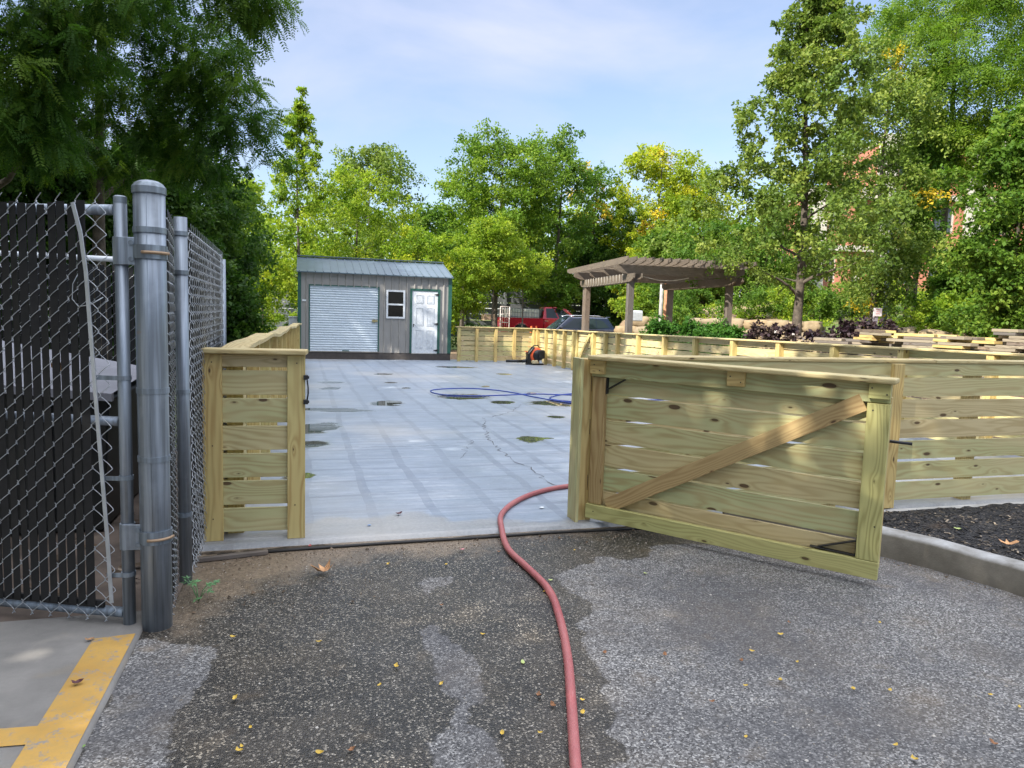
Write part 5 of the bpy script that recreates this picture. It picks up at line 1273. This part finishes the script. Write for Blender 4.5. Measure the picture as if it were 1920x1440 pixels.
def car_suv(label, loc, rz):
    r = thing('parked_car', label, 'car', (0, 0, 0)); PT = paint('dark_blue_car_paint', (.018, .028, .06))
    out_ = [(-2.28, .45), (-2.32, .75), (-2.22, 1.03), (-1.9, 1.07), (.95, 1.04), (1.75, .98), (2.12, .86), (2.28, .68), (2.30, .38), (2.15, .26)]
    def arch(cx, rr): return [(cx+rr*math.cos(a), .34+rr*math.sin(a)*.98) for a in [k*PI/8 for k in range(0, 9)]]
    low = arch(1.38, .40)+arch(-1.35, .40)+[(-2.1, .28)]
    mb = MB(); side_profile(mb, out_+low, .92); mb.build('body', PT, r)
    mb = MB(); P = cabin(mb, -2.12, 1.05, 1.03, .86, -1.72, .28, 1.66, .64); ro = mb.build('cabin', PT, r, bevel=.06, seg=3)
    for sd in 'RL':
        winq(P, sd, [(.60, .10), (.925, .10), (.84, .82), (.62, .88)], ro); winq(P, sd, [(.33, .10), (.585, .10), (.60, .88), (.33, .86)], ro); winq(P, sd, [(.10, .22), (.315, .12), (.315, .85), (.16, .72)], ro)
        mb = MB(); yy = (-.91 if sd == 'R' else .91); mb.box((.72, yy-.10, 1.02), (.88, yy+.10, 1.16)); mb.build('mirror', PT, r, bevel=.03, seg=2)
        for hx in (.02, -.98): mb = MB(); mb.box((hx, yy-.035, .90), (hx+.2, yy+.035, .93)); mb.build('door_handle', CHROME, r, bevel=.008)
        mb = MB(); y2 = yy*.93; mb.prism([(-2.30, .86), (-2.25, 1.03), (-1.86, 1.02), (-1.98, .90)], (0, y2-.05, 0), (1, 0, 0), (0, 0, 1), (0, .10, 0)); mb.build('tail_light', TAIL, r, bevel=.01)
        mb = MB(); mb.prism([(1.80, .74), (1.84, .90), (2.22, .78), (2.20, .70)], (0, y2-.055, 0), (1, 0, 0), (0, 0, 1), (0, .11, 0)); mb.build('headlight', WHITE, r, bevel=.01)
        mb = MB(); mb.tube([(-1.6, yy*.68, 1.685), (-1.2, yy*.7, 1.72), (0, yy*.7, 1.72), (.3, yy*.68, 1.66)], .018, 6); mb.build('roof_rail', CHROME, r)
    winq(P, 'F', [(.06, .05), (.94, .05), (.90, .9), (.10, .9)], ro, 'windscreen'); winq(P, 'B', [(.1, .25), (.9, .25), (.86, .85), (.14, .85)], ro, 'rear_window')
    mb = MB(); mb.box((-1.9, -.55, 1.655), (-1.68, .55, 1.69)); mb.build('spoiler', PT, r, bevel=.015)
    mb = MB(); mb.box((2.27, -.45, .45), (2.31, .45, .72)); mb.build('grille', TRIM, r)
    for x in (1.38, -1.35):
        for y in (-.80, .80): wheel(r, x, y, .35, .22)
    r.location = loc; r.rotation_euler = (0, 0, rz); return r
def car_truck(label, loc, rz):
    r = thing('pickup_truck', label, 'pickup', (0, 0, 0)); PT = paint('dark_red_truck_paint', (.46, .016, .03))
    def arch(cx, rr): return [(cx+rr*math.cos(a), .42+rr*math.sin(a)) for a in [k*PI/8 for k in range(0, 9)]]
    out_ = [(-.38, 1.20), (1.55, 1.20), (1.70, 1.16), (2.75, 1.10), (2.90, .95), (2.95, .5), (2.8, .36)]
    mb = MB(); side_profile(mb, out_+arch(1.98, .46)+[(-.38, .42)], 1.0); mb.build('body', PT, r)
    # bed with open top: two side walls, tailgate, floor
    for s in (-1, 1):
        y = s*.985; side = [(-2.88, 1.22), (-.40, 1.22), (-.40, .45)]+arch(-1.75, .46)+[(-2.80, .52)]
        mb = MB(); mb.prism(side, (0, y-.045, 0), (1, 0, 0), (0, 0, 1), (0, .09, 0)); mb.build('bed_side', PT, r, bevel=.012)
        mb = MB(); mb.tube([(-1.75+.49*math.cos(a), y+s*.03, .42+.49*math.sin(a)) for a in [k*PI/8 for k in range(9)]], .035, 8); mb.build('wheel_arch', PT, r)
        mb = MB(); mb.box((-2.93, y-.07, .82), (-2.80, y+.055, 1.20)); mb.build('tail_light', TAIL, r, bevel=.015)
        mb = MB(); mb.box((1.20, y+s*.02-.0, 1.18), (1.36, y+s*.24, 1.42)) if s > 0 else mb.box((1.20, y-.24, 1.18), (1.36, y-.02, 1.42)); mb.build('mirror', TRIM, r, bevel=.03)
        for hx in (.62, -.32): mb = MB(); mb.box((hx, y+s*.01-.03, 1.05), (hx+.22, y+s*.01+.03, 1.09)); mb.build('door_handle', CHROME, r)
        mb = MB(); mb.box((2.70, y-.10, .80), (2.93, y+.0, 1.02)) if s > 0 else mb.box((2.70, y, .80), (2.93, y+.10, 1.02)); mb.build('headlight', WHITE, r, bevel=.02)
    mb = MB(); mb.box((-2.90, -.90, .62), (-2.83, .90, 1.21)); mb.build('tailgate', PT, r, bevel=.01)
    mb = MB(); mb.box((-2.8, -.93, .62), (-.40, .93, .66)); mb.build('bed_floor', TRIM, r)
    mb = MB(); mb.box((-3.06, -.95, .44), (-2.91, .95, .60)); mb.build('rear_bumper', CHROME, r, bevel=.03)
    mb = MB(); mb.box((2.94, -.8, .55), (2.99, .8, .98)); mb.build('grille', CHROME, r)
    mb = MB(); P = cabin(mb, -.42, 1.80, 1.18, .95, -.30, .92, 1.93, .72); ro = mb.build('cabin', PT, r, bevel=.05, seg=3)
    for sd in 'RL':
        winq(P, sd, [(.475, .10), (.90, .10), (.80, .84), (.49, .88)], ro); winq(P, sd, [(.10, .10), (.44, .10), (.44, .88), (.09, .84)], ro)
    winq(P, 'F', [(.06, .08), (.94, .08), (.90, .92), (.10, .92)], ro, 'windscreen'); winq(P, 'B', [(.12, .2), (.88, .2), (.84, .85), (.16, .85)], ro, 'rear_window')
    for x in (1.98, -1.75):
        for y in (-.86, .86): wheel(r, x, y, .41, .27)
    r.location = loc; r.rotation_euler = (0, 0, rz); return r
x, y = tp(1066, 35.8); car_suv('dark blue station wagon parked behind the far fence, nose to the left', (x, y, -.34), math.radians(180+YAW*0-2))
tx, ty = tp(1020, 44); truck = car_truck('dark red pickup truck parked beyond the dark blue car, tail to the left', (tx, ty, -.06), math.radians(0-6))
# water tank standing in the truck bed
tr_ = Matrix.Translation((tx, ty, -.06)) @ Matrix.Rotation(math.radians(-6), 4, 'Z')
tk = thing('water_tank', 'off-white caged plastic tank standing in the bed of the red pickup', 'tank', tuple(tr_ @ Vector((-1.5, 0, .66))), rz=math.radians(-6))
def tbuild(mb, name, mat, bevel=0):     # built about the tank's own base
    o = mb.build(name, mat, None, bevel=bevel); o.parent = tk; return o
TANKM = simple('milky_plastic', (.62, .62, .55), .5, 0, .08, 4)
mb = MB(); mb.box((-1.05, -.52, .08), (.95, .52, 1.10)); tbuild(mb, 'tank_body', TANKM, .06)
mb = MB(); mb.lathe([(.12, 1.10), (.12, 1.16), (.02, 1.17)], (0, 0, 0), 14); tbuild(mb, 'lid', TRIM)
mb = MB()
for k in range(13):
    xx = -1.07+k*(2.04/12)
    for yy in (-.54, .54): mb.tube([(xx, yy, .05), (xx, yy, 1.12)], .011, 4)
for z in (.1, .36, .62, .88, 1.12):
    mb.tube([(-1.07, -.54, z), (.97, -.54, z), (.97, .54, z), (-1.07, .54, z), (-1.07, -.54, z)], .011, 4)
tbuild(mb, 'cage', GALV_D)
mb = MB(); mb.box((-1.05, -.5, .0), (.95, .5, .05)); tbuild(mb, 'pallet', W_OLD)
# trailer with a tall rail behind the truck
x, y = tp(935, 39); tl = thing('utility_trailer', 'small red utility trailer with a white mesh frame left of the pickup', 'trailer', (x, y, -.22))
mb = MB(); mb.box((x-1.1, y-.5, .28), (x+.3, y+.8, .40)); mb.build('deck', paint('faded_red_trailer', (.42, .07, .06), .5), tl)
mb = MB()
for xx in (x-.15, x+.35):
    mb.tube([(xx, y-.5, -.1), (xx, y-.5, 1.75)], .03, 6)
for z in (.5, .9, 1.35, 1.75): mb.tube([(x-.15, y-.5, z), (x+.35, y-.5, z)], .02, 6)
for k in range(1, 4): mb.tube([(x-.15+.125*k, y-.5, .5), (x-.15+.125*k, y-.5, 1.75)], .008, 4)
mb.build('mesh_frame', simple('rusty_white_rail', (.50, .42, .38), .7, 0, .4, 9), tl)
mb = MB(); mb.box((x-1.0, y-.3, 1.0), (x-.4, y+.3, 1.32)); mb.build('crate', simple('brown_crate', (.30, .20, .13), .8), tl)
for yy in (y-.6, y+.9): 
    mb = MB(); mb.lathe([(.12, yy-.08), (.30, yy-.08), (.30, yy+.08), (.12, yy+.08)], (x-.4, 0, .08), 16, axis='Y'); mb.build('wheel', TYRE, tl)
# traffic cones
CONE = simple('orange_cone', (.85, .16, .03), .5); 
for i, (u, z) in enumerate([(993, 30), (1002, 30.5)]):
    x, y = tp(u, z); c = thing('traffic_cone', ['orange cone in front of the pickup, the left one', 'orange cone in front of the pickup, the right one'][i], 'cone', (x, y, -.22), 'orange cones by the pickup')
    mb = MB(); mb.lathe([(.15, -.18), (.035, .86), (.03, .88)], (x, y, 0), 16); mb.build('cone_body', CONE, c)
    mb = MB(); mb.box((x-.2, y-.2, -.22), (x+.2, y+.2, -.18)); mb.build('base', CONE, c)
    mb = MB(); mb.lathe([(.098, .35), (.076, .55)], (x, y, 0), 16); mb.build('white_collar', WHITE, c)

# ------------------------------------------------------------------ lumber on and behind the right fence
def stack(label, x0, y0, x1, y1, z, rows, w=.14, per=3, seed=1, cat='lumber stack'):
    rg = random.Random(seed); t = thing('lumber_stack', label, cat, ((x0+x1)/2, (y0+y1)/2, z), 'lumber piled behind the right fence')
    d = Vector((x1-x0, y1-y0, 0)); L = d.length; d.normalize(); s = Vector((-d.y, d.x, 0))
    for r_ in range(rows):
        for k in range(per):
            a = Vector((x0, y0, z+.02+r_*.041))+s*((k-per/2)*(w+.012))+d*rg.uniform(-.25, .12); b = a+d*(L+rg.uniform(-.3, .2))
            mb = MB(); mb.plank(a, b, s, w, .036, rg.random()); mb.build('board', rg.choice([W_AGED, W_AGED, W_OLDP, W_TRIM]), t)
def pz(u, v, z): p = Vector((0, 0, EYE))+ray(u, v)*(z/FPX); return p
for i, (u0, u1, v, z, rows, lb) in enumerate([(1550, 1632, 645, 11.6, 3, 'low lumber stack under the sign post, its ends tan'), (1640, 1672, 640, 11.2, 5, 'short squat lumber stack right of the purple plants'), (1690, 1790, 648, 10.4, 5, 'longest lumber stack behind the right fence'),
        (1795, 1862, 650, 9.8, 4, 'grey weathered lumber stack left of the right edge tree trunk'), (1905, 1990, 662, 9.2, 8, 'tall lumber stack cut by the right edge')]):
    a, b = pz(u0, v, z), pz(u1, v, z-.5); 
    stack(lb, a.x, a.y, b.x, b.y, a.z-.02, rows, per=3, seed=i)
    sup = thing('timber_bearer', 'short timber bearers on the ground under ' + ['the lumber stack by the sign post', 'the squat lumber stack', 'the longest lumber stack', 'the grey lumber stack', 'the lumber stack at the right edge'][i], 'bearer', ((a.x+b.x)/2, (a.y+b.y)/2, terrain((a.x+b.x)/2, (a.y+b.y)/2)))
    for f in (.2, .8):
        p = a.lerp(b, f); g = terrain(p.x, p.y); mb = MB(); mb.box((p.x-.12, p.y-.2, min(g, a.z-.2)-.1), (p.x+.12, p.y+.2, a.z-.022)); mb.build('bearer', W_OLDP, sup)

# ------------------------------------------------------------------ hoses
def catmull(P, n=8):
    P = [Vector(p) for p in P]; Q = [P[0]*2-P[1]]+P+[P[-1]*2-P[-2]]; out = []
    for i in range(1, len(Q)-2):
        for k in range(n):
            t = k/n; a, b, c, d = Q[i-1:i+3]
            out.append(.5*((2*b)+(c-a)*t+(2*a-5*b+4*c-d)*t*t+(3*b-a-3*c+d)*t**3))
    return out+[P[-1]]
def hose(name, label, pts, r, mat, zf, seg=12):
    mb = MB(); c = catmull([(p[0], p[1], 0) for p in pts]); mb.tube([Vector((p.x, p.y, zf(p.x, p.y)+r*.95)) for p in c], r, seg); return tag(mb.build(name, mat), label, 'hose')
def mat_hose():
    m = Mat('worn_red_rubber'); n = m.noise(m.n('UVMap').outputs[0], 26, 6, .75); n2 = m.noise(m.obj(), 4, 3)
    col = m.ramp(n2, [(.3, (.31, .075, .08)), (.7, (.40, .13, .125))]); m.set(m.mix(m.ramp(n, [(.52, 0.), (.8, .45)]), col, (.52, .40, .38, 1)), .55).bump(n, .3, .002); return m.m
def hz(x, y):
    if y > 4.25: return slab_z(y)
    if y > 4.0: return -.016*(1-(y-4.0)/.25)+.0
    return -.018
hose('air_hose', 'thick faded red hose winding from the slab across the asphalt towards the camera', [(3.2, 5.30), (2.6, 5.22), (2.006, 5.103), (1.693, 4.954), (1.428, 4.696), (1.247, 4.394), (1.170, 4.10), (1.118, 3.768), (1.135, 3.483), (1.147, 3.159), (1.086, 2.83), (.996, 2.498), (.909, 2.234), (.835, 2.019), (.774, 1.839), (.70, 1.6), (.55, 1.2), (.3, .7)], .0185, mat_hose(), hz)
BLUE = simple('blue_hose_rubber', (.015, .05, .32), .35)
bl = lambda x, y: slab_z(y)
hose('blue_hose', 'thin blue hose laid in a long loop across the wet slab', [(6.3, 9.6), (5.6, 10.9), (4.9, 11.6), (4.35, 11.9), (3.9, 12.0), (3.4, 11.85), (2.95, 11.75), (2.5, 11.8), (2.25, 12.0), (2.16, 12.4), (2.25, 12.75), (2.55, 12.98), (3.0, 13.05), (3.4, 12.75), (3.65, 12.2), (3.78, 11.6), (4.0, 10.9), (4.3, 10.3), (4.7, 9.7)], .010, BLUE, bl, 8)
hose('blue_hose', 'second thin blue hose curving beside the long loop near the gate post', [(6.2, 12.6), (5.4, 12.3), (4.8, 12.1), (4.3, 11.75), (4.0, 11.3), (4.1, 10.9), (4.5, 10.75), (5.2, 10.9), (6.0, 11.0)], .010, BLUE, bl, 8)

# ------------------------------------------------------------------ backpack blower
bx_, by_ = 6.78, 20.55; bz = slab_z(by_); B = thing('leaf_blower', 'orange and black backpack blower standing on the slab before the far corner', 'leaf blower', (bx_, by_, bz))
OR = simple('orange_plastic', (.80, .12, .03), .35); BK = simple('black_plastic', (.012, .012, .014), .4); TANKT = simple('milky_tank', (.62, .52, .32), .4)
mb = MB(); mb.lathe([(.10, -.10), (.215, -.09), (.235, -.02), (.235, .05), (.20, .08), (.08, .09)], (bx_, by_, bz+.30), 28, axis='Y'); mb.build('fan_housing', OR, B)
mb = MB(); mb.lathe([(.05, -.17), (.15, -.165), (.175, -.11), (.175, -.10)], (bx_+.05, by_, bz+.29), 24, axis='Y'); mb.build('engine_cover', BK, B)
mb = MB(); mb.box((bx_+.02, by_-.24, bz+.20), (bx_+.22, by_-.05, bz+.46)); mb.build('air_filter', BK, B, bevel=.04, seg=3)
mb = MB(); mb.box((bx_-.16, by_-.2, bz+.04), (bx_+.02, by_-.05, bz+.15)); mb.build('fuel_tank', TANKT, B, bevel=.03, seg=2)
mb = MB(); mb.box((bx_+.06, by_-.2, bz+.05), (bx_+.15, by_-.06, bz+.15)); mb.build('starter_cup', WHITE, B, bevel=.02)
mb = MB(); mb.prism([(-.30, 0), (.24, 0), (.24, .04), (-.16, .05), (-.20, .30), (-.06, .52), (-.10, .56), (-.28, .34)], (bx_, by_-.10, bz), (1, 0, 0), (0, 0, 1), (0, .22, 0)); mb.build('back_frame', BK, B, bevel=.015)
mb = MB(); mb.tube([(bx_-.16, by_, bz+.50), (bx_-.08, by_, bz+.58), (bx_+.06, by_, bz+.59), (bx_+.10, by_, bz+.52)], .018, 8); mb.build('handle', BK, B)
mb = MB(); mb.tube([(bx_-.20, by_+.02, bz+.14), (bx_-.34, by_+.05, bz+.11), (bx_-.42, by_+.08, bz+.10)], .050, 12); mb.build('flexible_hose', BK, B)
mb = MB(); mb.tube([(bx_-.42, by_+.08, bz+.10), (bx_-.66, by_+.12, bz+.10), (bx_-.90, by_+.16, bz+.095)], [.046, .042, .040], 14); mb.build('blower_tube', BK, B)
mb = MB(); mb.tube([(bx_-.22, by_-.02, bz+.36), (bx_-.31, by_-.03, bz+.38), (bx_-.34, by_-.03, bz+.42)], .014, 6); mb.tube([(bx_-.31, by_-.03, bz+.38), (bx_-.34, by_-.03, bz+.33)], .012, 6); mb.build('throttle_grip', simple('dark_red_grip', (.18, .02, .02), .4), B)

# ------------------------------------------------------------------ fallen leaves and small litter
def curled(name, pts, mat, label, cat, group, c, rz, sc, curl=.3, fold=.25, th=0):
    """a leaf outline in unit size, curled and folded, with a midrib fan of faces"""
    mb = MB(); n = len(pts); cz = random.uniform(.0, .06)
    def h(x, y): return (curl*x*x+fold*abs(y)+cz)*sc
    v = [Vector((0, 0, h(0, 0)))]+[Vector((x*sc, y*sc, h(x, y))) for x, y in pts]+[Vector((x*.5*sc, y*.5*sc, h(x*.5, y*.5))) for x, y in pts]
    mb.v = v
    for i in range(n):
        j = (i+1) % n; mb.face([1+i, 1+j, 1+n+j, 1+n+i], None, random.random()); mb.face([0, 1+n+i, 1+n+j])
    me_o = mb.build(name, mat); me_o.location = c; me_o.rotation_euler = (random.uniform(-.15, .15), random.uniform(-.15, .15), rz)
    return tag(me_o, label, cat, group)
OVAL = [(math.cos(a)*1.0, math.sin(a)*.52*(1-.25*math.cos(a))) for a in [k*2*PI/12 for k in range(12)]]
FRAG = [(1, 0), (.7, .35), (.2, .6), (-.3, .42), (-.9, .5), (-.8, -.1), (-.5, -.55), (.1, -.42), (.55, -.5)]
OAK = []
for k in range(11):
    a = -PI*.86+k*(PI*1.72/10); OAK.append((math.cos(a)*(1.0 if k % 2 == 0 else .40)*(1.25 if k == 5 else 1), math.sin(a)*(.95 if k % 2 == 0 else .38)))
OAK.append((-1.1, 0))
YL = simple('yellow_leaf', (.62, .42, .06), .6, 0, .25, 30); BL_ = simple('brown_leaf', (.30, .14, .06), .7, 0, .35, 30); GL_ = simple('green_leaf', (.42, .50, .16), .5); RL = simple('red_leaf', (.42, .10, .09), .6)
TANL = simple('tan_leaf', (.50, .27, .12), .65, 0, .35, 25); DKL = simple('maroon_leaf', (.09, .025, .03), .6); PNK = simple('pink_petal', (.62, .25, .27), .6)
yl = [(743, 1250), (711, 1285), (727, 1058), (598, 1204), (827, 1283), (941, 1376), (1013, 1374), (1020, 1110), (1092, 1313), (1077, 1032), (1092, 1337), (1410, 1221), (1398, 1286), (1463, 1276), (1600, 1293), (1668, 1295), (1857, 1303), (1911, 1326), (1398, 1383), (1679, 1398), (1715, 1424), (1650, 1168), (1495, 1242), (836, 1059), (1464, 1190), (437, 1195), (440, 1310), (453, 1400), (448, 1408), (600, 1412), (470, 1365), (905, 1190)]
for i, (u, v) in enumerate(yl):
    c = gp(u, v, -.013); curled('fallen_leaf', OVAL if i % 2 else FRAG, YL, 'small yellow fallen leaf lying on the asphalt', 'leaf', 'small yellow leaves on the asphalt', c, random.uniform(0, 6), random.uniform(.009, .015), .5, .5)
rl = [(1011, 1305), (1037, 1323), (935, 1035), (1133, 1225), (1335, 1316), (658, 1408), (828, 1135), (1247, 1229), (1863, 1395), (1390, 1240), (1480, 1168)]
for i, (u, v) in enumerate(rl):
    c = gp(u, v, -.013); curled('fallen_leaf', FRAG, BL_, 'small brown fallen leaf lying on the asphalt', 'leaf', 'small brown leaves on the asphalt', c, random.uniform(0, 6), random.uniform(.010, .016), .7, .5)
curled('fallen_leaf', OVAL, GL_, 'pale green oval leaf lying left of the red hose', 'leaf', None, gp(980, 1241, -.013), 1.4, .014, .1, .1)
curled('fallen_leaf', OVAL, GL_, 'bright green leaf beside the right bend of the red hose', 'leaf', None, gp(1032, 1088, -.013), .3, .013, .3, .3)
curled('fallen_leaf', OVAL, GL_, 'yellow-green leaf on the dry asphalt in front of the gate leaf', 'leaf', None, gp(1210, 1075, -.013), 2., .012, .3, .3)
curled('fallen_leaf', OAK, TANL, 'large curled brown leaf on the asphalt before the narrow fence panel', 'leaf', None, gp(608, 1072, -.008), .4, .062, .75, .45)
curled('fallen_leaf', OVAL, DKL, 'dark maroon leaf on the wet slab inside the opening', 'leaf', None, gps(748, 966)+Vector((0, 0, .008)), .5, .026, .5, .4)
curled('flower_petal', FRAG, PNK, 'pink petal at the slab edge before the opening', 'leaf', None, gp(866, 1031, -.010), .5, .018, .4, .4)
curled('plastic_scrap', FRAG, RL, 'red scrap in the dirt under the right post of the narrow panel', 'litter', None, gp(581, 1025, -.008), 1.5, .016, .6, .5)
curled('paper_scrap', FRAG, WHITE, 'white paper scrap on the slab near the thick hinge post', 'litter', None, gps(1016, 953)+Vector((0, 0, .004)), 1.0, .028, .1, .1)
curled('plastic_scrap', FRAG, simple('blue_scrap', (.10, .28, .62), .5), 'small blue scrap at the wet front edge of the slab', 'litter', None, gps(692, 986)+Vector((0, 0, .004)), 1.0, .018, .1, .1)
curled('fallen_leaf', OAK, TANL, 'orange-brown leaf on the black mulch bed', 'leaf', None, gp(1890, 1022, .09), 2.5, .05, .4, .4)
curled('fallen_leaf', FRAG, GL_, 'pale green leaf scrap on the black mulch bed', 'leaf', None, gp(1795, 992, .09), 2.5, .022, .4, .4)
curled('fallen_leaf', FRAG, TANL, 'tan leaf on the concrete pad above the yellow paint', 'leaf', None, gp(168, 1200, .006), .3, .018, .4, .4)
curled('fallen_leaf', FRAG, DKL, 'dark curled leaf on the yellow paint of the concrete pad', 'leaf', None, gp(146, 1281, .010), .3, .02, .5, .5)
curled('fallen_leaf', OVAL, simple('fresh_green_leaf', (.20, .38, .06), .5), 'fresh green leaf on the asphalt at the lower left', 'leaf', None, gp(152, 1402, -.012), .8, .014, .3, .3)
curled('fallen_leaf', OVAL, YL, 'small yellow leaf with a dark edge beside the concrete pad', 'leaf', None, gp(198, 1303, -.012), .8, .013, .3, .3)
lf = curled('oak_leaf', OAK, TANL, 'brown lobed oak leaf caught in the chain-link of the gate', 'leaf', None, (0, 0, 0), 0, .042, .15, .25)
lp_ = Vector((0, 0, EYE))+ray(118, 687)*(2.93/FPX); lf.location = lp_; lf.rotation_euler = (math.radians(82), math.radians(15), math.radians(-15))
# weed
wc = gp(372, 1128, -.02); wd_ = thing('weed', 'small green weed growing in the dirt at the foot of the thick post', 'weed', tuple(wc)); WL = simple('weed_leaf', (.10, .24, .09), .5, 0, .25, 20)
rg = random.Random(4); st_ = MB(); lv = MB()
for k in range(9):
    a = k*2.4; rr = rg.uniform(.03, .075); hh = rg.uniform(.04, .105); tip = wc+Vector((math.cos(a)*rr, math.sin(a)*rr, hh)); st_.tube([wc, wc.lerp(tip, .5)+Vector((0, 0, .015)), tip], .0014, 5)
    for j in range(7):
        b = a+(j-3)*.5; L = rg.uniform(.022, .038)*(1.2-abs(j-3)*.12); d = Vector((math.cos(b), math.sin(b), rg.uniform(-.25, .35))).normalized(); s = Vector((-d.y, d.x, 0)).normalized()*L*.16
        lv.quad(tip, tip+d*L*.45+s+Vector((0, 0, .002)), tip+d*L, tip+d*L*.45-s, rg.random())
st_.build('stem', WL, wd_); lv.build('leaves', WL, wd_)
# loose gravel, twigs and dirt crumbs (uncountable)
mb = MB()
for i in range(1500):
    if i < 900: x = rng.uniform(-.55, 2.3); y = 4.02-abs(rng.normal(0, .09))
    elif i < 1300: x = rng.uniform(-.5, .35); y = rng.uniform(3.1, 4.0)
    else: x = kerb_x(min(3.9, max(1.6, (yy := rng.uniform(2.2, 3.8)))))-abs(rng.normal(0, .06))-.01; y = yy
    s = rng.uniform(.0015, .0055) if i % 40 else rng.uniform(.006, .014); c = Vector((x, y, -.017)); n = len(mb.v)
    for p in ((1, 0, 0), (-.4, .9, 0), (-.6, -.8, 0), (0, 0, .9)): mb.v.append(c+Vector(p)*s*rng.uniform(.7, 1.3))
    for f in ((0, 1, 3), (1, 2, 3), (2, 0, 3)): mb.face([n+k for k in f], None, rng.random())
GM = Mat('grit'); t_ = GM.attr('tint'); GM.set(GM.ramp(t_, [(0, (.05, .035, .022)), (.6, (.20, .14, .09)), (1, (.42, .36, .28))]), .9)
tag(mb.build('grit', GM.m), 'loose grit and dirt crumbs along the slab edge, the posts and the kerb', 'grit', kind='stuff')
mb = MB()
for i in range(2600):
    x = rng.uniform(-.6, 3.4); y = rng.uniform(1.45, 3.95)
    if x < -.62 or (x > 2.9 and x > kerb_x(y)-.02): continue
    s = rng.uniform(.002, .0048) if i % 25 else rng.uniform(.005, .008); c = Vector((x, y, -.0195+.004*fnoise(x, y, 1.3))); n = len(mb.v); a = rng.uniform(0, 6.28)
    for k in range(5): mb.v.append(c+Vector((math.cos(a+k*1.257)*s*rng.uniform(.7, 1.2), math.sin(a+k*1.257)*s*rng.uniform(.7, 1.2), 0)))
    for k in range(5): mb.v.append(c+(mb.v[n+k]-c)*.55+Vector((0, 0, s*rng.uniform(.25, .45))))
    mb.face([n+5+k for k in range(5)], None, float(rng.random()))
    for k in range(5): mb.face([n+k, n+(k+1) % 5, n+5+(k+1) % 5, n+5+k], None, mb.t[-1])
GP = Mat('pale_chippings'); t_ = GP.attr('tint'); GP.set(GP.ramp(t_, [(0, (.12, .10, .08)), (.5, (.28, .25, .21)), (1, (.50, .47, .42))]), .8)
tag(mb.build('loose_chippings', GP.m), 'pale stone chippings standing out of the worn asphalt', 'chippings', kind='stuff')
# twigs and dead leaves on the enclosure floor
mb = MB()
for i in range(260):
    x = rng.uniform(-3.2, -.62); y = rng.uniform(3.5, 6.4); a = rng.uniform(0, 6.28); L = rng.uniform(.02, .06); c = Vector((x, y, .004)); d = Vector((math.cos(a), math.sin(a), .1))*L; s = Vector((-d.y, d.x, 0))*.4
    mb.quad(c-d, c+s+Vector((0, 0, .012)), c+d, c-s, rng.random())
tag(mb.build('leaf_litter', GM.m), 'dry leaf litter scattered on the floor of the chain-link enclosure', 'leaf litter', kind='stuff')
